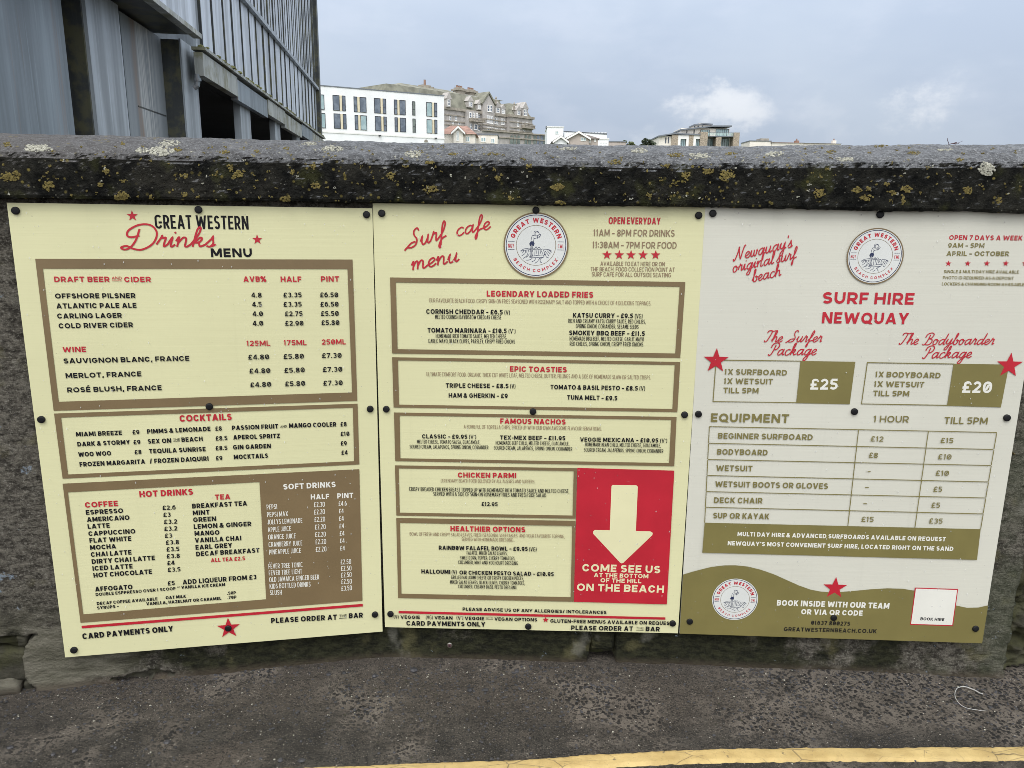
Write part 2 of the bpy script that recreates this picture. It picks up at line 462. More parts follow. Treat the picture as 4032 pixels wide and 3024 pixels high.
# ------------------------------------------------------------------ what is printed on the boards, in millimetres from the top left corner
EMBLEM_LINES = [[-0.059, -0.302, -0.065, -0.4, -0.039, -0.433, 0.031, -0.428, 0.084, -0.403], [-0.025, -0.302, -0.032, -0.372, 0.003, -0.407, 0.059, -0.4, 0.094, -0.358, 0.059, -0.302, 0.003, -0.288], [-0.11, -0.302, -0.081, -0.302, 0.003, -0.288, 0.115, -0.337, 0.143, -0.316, 0.101, -0.267, -0.039, -0.211, -0.096, -0.239], [-0.11, -0.302, -0.138, -0.246, -0.154, -0.133], [-0.053, -0.211, -0.07, -0.176, -0.079, -0.126], [-0.154, 0.021, -0.166, 0.133, -0.154, 0.246, -0.166, 0.337], [-0.096, 0.014, -0.11, 0.133, -0.088, 0.232, -0.11, 0.337], [-0.126, -0.077, -0.131, 0.133, -0.124, 0.337], [-0.201, 0.351, -0.138, 0.33, 0.213, 0.285, 0.242, 0.344, 0.185, 0.358, -0.11, 0.372, -0.197, 0.355], [-0.475, 0.176, -0.39, 0.119, -0.278, 0.091, -0.169, 0.08], [-0.093, 0.077, -0.025, 0.084, 0.003, 0.035, 0.038, 0.091, 0.094, 0.049, 0.157, 0.119, 0.213, 0.105, 0.263, 0.218, 0.246, 0.337], [0.256, 0.112, 0.396, 0.119, 0.494, 0.169], [-0.461, 0.18, -0.348, 0.147, -0.171, 0.126], [-0.093, 0.119, 0.059, 0.112, 0.157, 0.147, 0.211, 0.246], [-0.376, 0.154, -0.39, 0.204, -0.433, 0.239], [-0.32, 0.154, -0.334, 0.246, -0.433, 0.316], [-0.243, 0.218, -0.278, 0.316, -0.39, 0.4], [-0.201, 0.246, -0.229, 0.302, -0.306, 0.372], [-0.278, 0.14, -0.281, 0.218], [-0.222, 0.133, -0.219, 0.204], [-0.025, 0.126, -0.032, 0.299], [0.031, 0.126, 0.024, 0.246], [0.094, 0.126, 0.073, 0.291], [0.15, 0.162, 0.136, 0.246], [0.228, 0.355, 0.157, 0.393, 0.136, 0.442, 0.157, 0.513, 0.192, 0.52], [0.003, 0.386, -0.039, 0.456, -0.124, 0.499], [0.129, 0.379, 0.073, 0.456], [-0.11, 0.393, -0.194, 0.442, -0.306, 0.449], [0.263, 0.274, 0.298, 0.267, 0.326, 0.344, 0.396, 0.372], [0.34, 0.147, 0.452, 0.26], [0.284, 0.162, 0.41, 0.316], [0.396, 0.133, 0.48, 0.204], [0.059, 0.485, -0.025, 0.541], [0.038, -0.302, 0.045, -0.204], [0.087, -0.288, 0.101, -0.232]]
EMBLEM_SKIRT = [-0.159, -0.126, -0.074, -0.126, -0.045, -0.063, -0.067, 0.014, -0.11, 0.021, -0.126, -0.077, -0.152, 0.021, -0.18, 0.021, -0.208, -0.049]
BOARD_1_SCREWS = [(17.6, 17.8), (424.0, 9.7), (826.4, 15.8), (414.9, 504.7), (16.2, 525.7), (822.4, 524.4), (421.0, 1139.1), (24.6, 1168.3), (820.9, 1132.1)]
BOARD_1_EMBLEMS = []
BOARD_1_PARTS = [
 ('title_lettering', 'ink_black', None, None, [
  ('T', 'GREAT WESTERN', 321.4, 55.7, 538.6, 55.9, 32.8, 0.17),
  ('T', 'MENU', 445.5, 123.8, 542.5, 123.4, 21.5, 0.24),
 ]),
 ('title_lettering', 'ink_red', None, 'red script word Drinks', [
  ('J', 'D', 242.1, 104.2, 317.5, 102.8, 24.4, 0.15),
  ('J', 'rinks', 318.9, 99.5, 457.0, 98.5, 22.9, 0.16),
 ]),
 ('star', 'ink_red', None, None, [
  ('S', 271.9, 26.4, 13.3),
 ]),
 ('star', 'ink_red', None, None, [
  ('S', 557.4, 80.1, 12.9),
 ]),
 ('beer_and_wine_section', 'ink_brown', None, None, [
  ('R', [46.8, 129.5, 788.1, 128.4, 789.3, 501.1, 46.4, 504.8], [61.0, 152.7, 774.7, 152.5, 776.5, 477.7, 60.5, 481.7]),
 ]),
 ('heading_lettering', 'ink_red', 4, None, [
  ('T', 'DRAFT BEER', 82.9, 184.6, 206.2, 184.7, 13.1, 0.225),
  ('T', 'AND', 211.9, 178.8, 234.5, 178.8, 7.2, 0.16),
  ('Q', [211.7, 181.3, 234.2, 181.3, 234.1, 182.6, 211.6, 182.6]),
  ('T', 'CIDER', 239.8, 185.2, 300.9, 185.2, 13.3, 0.225),
  ('T', 'AVB%', 518.4, 184.9, 572.9, 184.5, 13.6, 0.225),
  ('T', 'HALF', 608.4, 185.0, 659.1, 185.0, 13.7, 0.225),
  ('T', 'PINT', 707.7, 184.6, 752.8, 184.6, 13.8, 0.225),
  ('T', 'WINE', 83.4, 356.9, 136.2, 356.9, 13.6, 0.225),
  ('T', '125ML', 516.2, 348.1, 574.3, 348.5, 13.7, 0.191),
  ('T', '175ML', 608.0, 348.1, 664.9, 348.5, 13.8, 0.191),
  ('T', '250ML', 703.5, 347.7, 764.4, 348.1, 13.9, 0.191),
 ]),
 ('drink_list_lettering', 'ink_black', 4, None, [
  ('T', 'OFFSHORE PILSNER', 80.5, 224.5, 261.8, 224.4, 12.4, 0.225),
  ('T', 'ATLANTIC PALE ALE', 80.9, 248.8, 262.1, 248.3, 12.5, 0.225),
  ('T', 'CARLING LAGER', 80.2, 273.3, 226.2, 272.9, 12.5, 0.225),
  ('T', 'COLD RIVER CIDER', 80.8, 297.5, 249.8, 296.7, 12.6, 0.225),
  ('T', 'SAUVIGNON BLANC, FRANCE', 82.4, 385.1, 375.2, 383.9, 13.0, 0.225),
  ('T', 'MERLOT, FRANCE', 83.2, 422.5, 258.3, 421.5, 13.0, 0.225),
  ('T', 'ROSÉ BLUSH, FRANCE', 82.9, 458.8, 303.5, 458.6, 13.1, 0.225),
 ]),
 ('price_list_lettering', 'ink_black', 4, None, [
  ('T', '4.8', 534.9, 224.2, 560.2, 224.3, 12.4, 0.191),
  ('T', '4.5', 535.6, 247.8, 559.3, 247.5, 12.5, 0.191),
  ('T', '4.0', 535.1, 271.9, 561.0, 271.7, 12.5, 0.191),
  ('T', '4.0', 534.1, 296.2, 560.1, 296.0, 12.6, 0.191),
  ('T', '£3.35', 613.3, 224.5, 658.2, 224.3, 12.5, 0.191),
  ('T', '£3.35', 612.5, 248.3, 657.2, 248.1, 12.6, 0.191),
  ('T', '£2.75', 614.7, 272.6, 658.2, 272.5, 12.6, 0.191),
  ('T', '£2.90', 614.0, 297.0, 659.3, 297.1, 12.7, 0.191),
  ('T', '£6.50', 704.0, 224.5, 749.2, 224.7, 12.6, 0.191),
  ('T', '£6.50', 703.9, 248.8, 749.3, 248.7, 12.7, 0.191),
  ('T', '£5.50', 704.2, 272.9, 748.9, 272.8, 12.7, 0.191),
  ('T', '£5.80', 704.6, 296.6, 749.8, 296.6, 12.8, 0.191),
  ('T', '£4.80', 518.3, 383.8, 569.9, 383.8, 12.9, 0.191),
  ('T', '£5.80', 605.8, 384.0, 656.8, 383.6, 13.0, 0.191),
  ('T', '£7.30', 702.5, 383.4, 752.6, 383.4, 13.1, 0.191),
  ('T', '£4.80', 519.2, 420.3, 571.0, 420.0, 13.0, 0.191),
  ('T', '£5.80', 606.1, 420.7, 657.4, 420.0, 13.1, 0.191),
  ('T', '£7.30', 703.3, 420.5, 753.1, 420.6, 13.2, 0.191),
  ('T', '£4.80', 519.2, 457.0, 571.2, 456.4, 13.1, 0.191),
  ('T', '£5.80', 606.1, 456.8, 657.1, 456.2, 13.2, 0.191),
  ('T', '£7.30', 703.2, 457.3, 752.8, 457.1, 13.3, 0.191),
 ]),
 ('cocktail_section', 'ink_brown', None, None, [
  ('R', [46.6, 511.6, 789.8, 508.9, 789.6, 679.5, 47.9, 683.7], [61.4, 522.7, 777.3, 519.3, 776.1, 669.6, 61.6, 672.9]),
 ]),
 ('heading_lettering', 'ink_red', 8, None, [
  ('T', 'COCKTAILS', 340.3, 543.3, 467.8, 543.1, 17.5, 0.225),
 ]),
 ('drink_list_lettering', 'ink_black', 8, None, [
  ('T', 'MIAMI BREEZE', 91.4, 573.3, 198.9, 573.3, 12.0, 0.225),
  ('T', 'PIMMS & LEMONADE', 259.3, 572.4, 413.5, 570.8, 12.2, 0.225),
  ('T', 'PASSION FRUIT', 466.9, 570.5, 582.8, 570.1, 12.4, 0.225),
  ('T', 'MANGO COOLER', 610.5, 569.7, 732.2, 570.2, 12.6, 0.225),
  ('T', 'DARK & STORMY', 91.7, 599.6, 215.9, 598.8, 12.1, 0.225),
  ('T', 'SEX ON', 258.6, 599.1, 315.1, 598.6, 12.3, 0.225),
  ('T', 'BEACH', 340.4, 597.8, 392.5, 597.1, 12.3, 0.225),
  ('T', 'APEROL SPRITZ', 468.1, 596.3, 586.0, 596.7, 12.5, 0.225),
  ('T', 'WOO WOO', 91.2, 627.0, 168.1, 626.6, 12.2, 0.225),
  ('T', 'TEQUILA SUNRISE', 259.5, 625.5, 397.7, 625.3, 12.4, 0.225),
  ('T', 'GIN GARDEN', 466.3, 623.6, 561.5, 623.7, 12.6, 0.225),
  ('T', 'FROZEN MARGARITA', 91.5, 653.6, 247.4, 652.5, 12.3, 0.225),
  ('T', '/ FROZEN DAIQUIRI', 258.8, 652.5, 403.1, 651.5, 12.5, 0.225),
  ('T', 'MOCKTAILS', 466.3, 650.6, 552.7, 650.1, 12.6, 0.225),
  ('T', 'AND', 588.3, 568.5, 605.2, 568.1, 6.3, 0.16),
  ('T', 'THE', 320.2, 593.9, 336.4, 593.7, 6.2, 0.16),
  ('Q', [320.1, 595.2, 336.3, 595.0, 336.2, 595.9, 320.0, 596.1]),
 ]),
 ('price_list_lettering', 'ink_black', 8, None, [
  ('T', '£9', 224.4, 572.9, 240.7, 572.6, 11.7, 0.191),
  ('T', '£8', 425.5, 570.8, 441.6, 570.5, 11.9, 0.191),
  ('T', '£8', 743.5, 570.6, 759.6, 570.3, 12.2, 0.191),
  ('T', '£9', 224.3, 599.5, 240.7, 599.3, 11.8, 0.191),
  ('T', '£8.5', 424.5, 597.4, 453.5, 597.1, 12.0, 0.191),
  ('T', '£10', 743.1, 597.4, 766.0, 597.4, 12.3, 0.191),
  ('T', '£8', 224.7, 626.3, 241.1, 626.1, 11.8, 0.191),
  ('T', '£8.5', 422.7, 624.1, 451.8, 623.9, 12.0, 0.191),
  ('T', '£9', 742.6, 624.0, 758.3, 623.7, 12.4, 0.191),
  ('T', '£9', 421.7, 651.4, 437.4, 651.2, 12.1, 0.191),
  ('T', '£4', 743.4, 650.2, 759.6, 650.0, 12.4, 0.191),
 ]),
 ('hot_and_soft_drinks_section', 'ink_brown', None, None, [
  ('R', [46.5, 696.9, 789.2, 693.0, 786.8, 1086.5, 48.7, 1089.8], [56.2, 720.8, 527.1, 716.7, 525.9, 1060.1, 57.6, 1065.5]),
 ]),
 ('heading_lettering', 'ink_red', 12, None, [
  ('T', 'HOT DRINKS', 226.1, 743.8, 357.8, 743.7, 17.2, 0.225),
  ('T', 'COFFEE', 93.2, 765.2, 171.9, 764.9, 15.2, 0.225),
  ('T', 'TEA', 411.8, 760.7, 450.2, 761.3, 14.7, 0.225),
  ('T', 'ALL TEA £2.5', 389.3, 939.1, 477.1, 939.3, 11.4, 0.209),
 ]),
 ('drink_list_lettering', 'ink_black', 12, None, [
  ('T', 'ESPRESSO', 93.1, 784.6, 182.6, 784.5, 13.1, 0.225),
  ('T', 'AMERICANO', 93.5, 804.5, 196.2, 804.5, 13.1, 0.225),
  ('T', 'LATTE', 93.5, 823.6, 146.7, 823.6, 13.1, 0.225),
  ('T', 'CAPPUCCINO', 93.4, 843.7, 207.0, 843.7, 13.2, 0.225),
  ('T', 'FLAT WHITE', 93.8, 863.0, 195.2, 863.8, 13.3, 0.225),
  ('T', 'MOCHA', 93.4, 882.8, 156.1, 883.1, 13.3, 0.225),
  ('T', 'CHAI LATTE', 93.4, 902.7, 192.5, 902.7, 13.4, 0.225),
  ('T', 'DIRTY CHAI LATTE', 93.4, 922.7, 248.7, 922.9, 13.5, 0.225),
  ('T', 'ICED LATTE', 93.4, 942.3, 191.8, 942.6, 13.5, 0.225),
  ('T', 'HOT CHOCOLATE', 93.8, 962.0, 238.2, 961.9, 13.6, 0.225),
  ('T', 'BREAKFAST TEA', 353.0, 782.0, 491.9, 781.6, 13.4, 0.225),
  ('T', 'MINT', 353.2, 801.4, 395.5, 801.4, 13.4, 0.225),
  ('T', 'GREEN', 352.9, 820.8, 410.6, 820.9, 13.4, 0.225),
  ('T', 'LEMON & GINGER', 352.7, 840.4, 499.2, 841.1, 13.5, 0.225),
  ('T', 'MANGO', 353.3, 860.1, 416.2, 860.6, 13.5, 0.225),
  ('T', 'VANILLA CHAI', 352.7, 879.8, 471.0, 880.6, 13.6, 0.225),
  ('T', 'EARL GREY', 352.9, 900.1, 446.4, 899.9, 13.7, 0.225),
  ('T', 'DECAF BREAKFAST', 353.1, 919.5, 516.2, 919.3, 13.8, 0.225),
  ('T', 'AFFOGATO', 93.8, 1002.1, 186.0, 1002.4, 13.7, 0.225),
  ('T', 'ADD LIQUEUR FROM £3', 312.9, 998.9, 503.7, 997.9, 14.0, 0.209),
  ('T', 'DOUBLE ESPPRESSO OVER 1 SCOOP', 93.7, 1015.4, 293.7, 1013.4, 9.0, 0.209),
  ('T', 'VANILLA ICE CREAM', 308.3, 1011.6, 420.8, 1011.8, 9.2, 0.225),
  ('T', 'DECAF COFFEE AVAILABLE', 93.9, 1041.7, 245.5, 1040.1, 9.1, 0.225),
  ('T', 'OAT MILK', 266.5, 1038.9, 317.8, 1038.5, 9.2, 0.225),
  ('T', 'SYRUPS –', 93.4, 1054.6, 147.0, 1053.6, 9.1, 0.225),
  ('T', 'VANILLA, HAZELNUT OR CARAMEL', 216.2, 1052.8, 408.4, 1051.9, 9.2, 0.225),
  ('T', '.50P', 424.5, 1038.4, 447.3, 1038.2, 9.3, 0.191),
  ('T', '.70P', 424.5, 1051.2, 447.8, 1051.5, 9.3, 0.191),
  ('T', 'OF', 297.8, 1007.9, 305.2, 1008.0, 4.3, 0.15),
 ]),
 ('price_list_lettering', 'ink_black', 12, None, [
  ('T', '£2.6', 279.3, 782.1, 311.7, 782.5, 12.3, 0.191),
  ('T', '£3', 279.7, 801.9, 297.7, 802.0, 12.4, 0.191),
  ('T', '£3.2', 279.7, 821.7, 312.3, 822.2, 12.4, 0.191),
  ('T', '£3.2', 278.9, 841.6, 311.2, 841.6, 12.5, 0.191),
  ('T', '£3', 278.9, 861.1, 296.7, 861.3, 12.5, 0.191),
  ('T', '£3.8', 279.7, 880.8, 312.6, 881.0, 12.6, 0.191),
  ('T', '£3.5', 279.8, 900.5, 311.9, 900.7, 12.6, 0.191),
  ('T', '£3.8', 278.6, 920.2, 311.6, 920.5, 12.7, 0.191),
  ('T', '£4', 278.6, 940.1, 297.0, 939.9, 12.7, 0.191),
  ('T', '£3.5', 278.3, 959.5, 310.2, 959.9, 12.8, 0.191),
  ('T', '£5', 275.1, 999.0, 292.8, 998.9, 12.9, 0.191),
 ]),
 ('heading_lettering', 'ink_white', 12, None, [
  ('T', 'SOFT DRINKS', 587.5, 741.4, 724.9, 741.1, 15.8, 0.225),
  ('T', 'HALF', 657.8, 773.5, 706.5, 774.1, 14.6, 0.225),
  ('T', 'PINT', 728.0, 774.3, 770.8, 774.6, 14.7, 0.225),
 ]),
 ('drink_list_lettering', 'ink_white', 12, None, [
  ('T', 'PEPSI', 541.9, 796.0, 568.8, 795.6, 14.0, 0.13),
  ('T', 'PEPSI MAX', 541.6, 817.6, 596.0, 817.8, 14.1, 0.13),
  ('T', 'JOLLYS LEMONADE', 541.3, 839.3, 632.8, 839.9, 14.2, 0.13),
  ('T', 'APPLE JUICE', 541.3, 861.1, 601.9, 861.4, 14.2, 0.13),
  ('T', 'ORANGE JUICE', 541.0, 883.0, 613.3, 883.7, 14.3, 0.13),
  ('T', 'CRANBERRY JUICE', 541.1, 905.1, 629.8, 905.9, 14.4, 0.13),
  ('T', 'PINEAPPLE JUICE', 541.2, 927.2, 625.0, 927.9, 14.4, 0.13),
  ('T', 'FEVER TREE TONIC', 537.2, 969.1, 627.8, 970.5, 14.6, 0.13),
  ('T', 'FEVER TREE LIGHT', 537.0, 989.0, 625.2, 990.4, 14.6, 0.13),
  ('T', 'OLD JAMAICA GINGER BEER', 537.2, 1009.1, 670.5, 1011.0, 14.7, 0.13),
  ('T', 'KIDS BOTTLED DRINKS', 537.0, 1029.3, 646.5, 1031.1, 14.8, 0.13),
  ('T', 'SLUSH', 536.8, 1048.5, 568.7, 1049.5, 14.8, 0.13),
 ]),
 ('price_list_lettering', 'ink_white', 12, None, [
  ('T', '£2.30', 665.4, 796.1, 694.1, 796.2, 14.2, 0.13),
  ('T', '£4.6', 730.7, 796.3, 752.7, 796.5, 13.3, 0.13),
  ('T', '£2.20', 665.0, 817.4, 693.3, 817.6, 14.2, 0.13),
  ('T', '£2.20', 664.9, 839.3, 693.3, 839.5, 14.3, 0.13),
  ('T', '£2.20', 665.3, 861.4, 693.8, 861.6, 14.4, 0.13),
  ('T', '£2.20', 664.8, 883.5, 693.3, 883.8, 14.4, 0.13),
  ('T', '£2.20', 664.8, 905.2, 693.4, 905.6, 14.5, 0.13),
  ('T', '£2.20', 664.7, 927.6, 693.4, 928.0, 14.6, 0.13),
  ('T', '£4', 730.8, 817.7, 743.4, 818.0, 13.3, 0.13),
  ('T', '£4', 730.5, 839.8, 743.1, 840.0, 13.4, 0.13),
  ('T', '£4', 730.6, 861.9, 743.2, 862.2, 13.5, 0.13),
  ('T', '£4', 730.7, 883.7, 743.4, 884.0, 13.5, 0.13),
  ('T', '£4', 730.4, 906.0, 743.1, 906.3, 13.6, 0.13),
  ('T', '£4', 730.5, 928.0, 743.2, 928.3, 13.7, 0.13),
  ('T', '£2.50', 730.4, 970.2, 759.0, 970.7, 14.8, 0.13),
  ('T', '£2.50', 730.6, 990.0, 759.3, 990.5, 14.8, 0.13),
  ('T', '£2.50', 730.4, 1009.9, 759.1, 1010.4, 14.9, 0.13),
  ('T', '£2.50', 730.1, 1030.3, 759.0, 1030.9, 15.0, 0.13),
  ('T', '£3.50', 729.9, 1050.8, 758.8, 1051.0, 15.0, 0.13),
 ]),
 ('stripe', 'ink_red', None, None, [
  ('Q', [50.2, 1098.6, 787.5, 1095.7, 787.3, 1103.8, 50.2, 1106.3]),
 ]),
 ('star', 'ink_red', None, None, [
  ('S', 421.8, 1139.2, 31.9),
 ]),
 ('footer_lettering', 'ink_black', None, None, [
  ('T', 'CARD PAYMENTS ONLY', 49.4, 1138.3, 277.9, 1135.7, 17.0, 0.225),
  ('T', 'PLEASE ORDER AT', 535.3, 1134.3, 714.4, 1138.7, 16.1, 0.225),
  ('T', 'THE', 720.9, 1132.6, 741.5, 1132.8, 8.6, 0.15),
  ('Q', [720.8, 1135.1, 741.4, 1135.3, 741.3, 1136.8, 720.7, 1136.6]),
  ('T', 'BAR', 747.6, 1137.9, 786.7, 1138.6, 15.8, 0.225),
 ]),
]
BOARD_2_SCREWS = [(23.0, 24.8), (413.0, 12.5), (822.8, 20.6), (21.2, 538.4), (414.8, 538.4), (819.6, 540.7), (17.5, 1145.8), (412.3, 1176.5), (823.7, 1156.8)]
BOARD_2_EMBLEMS = [(415.0, 100.2, 82.8, 1)]
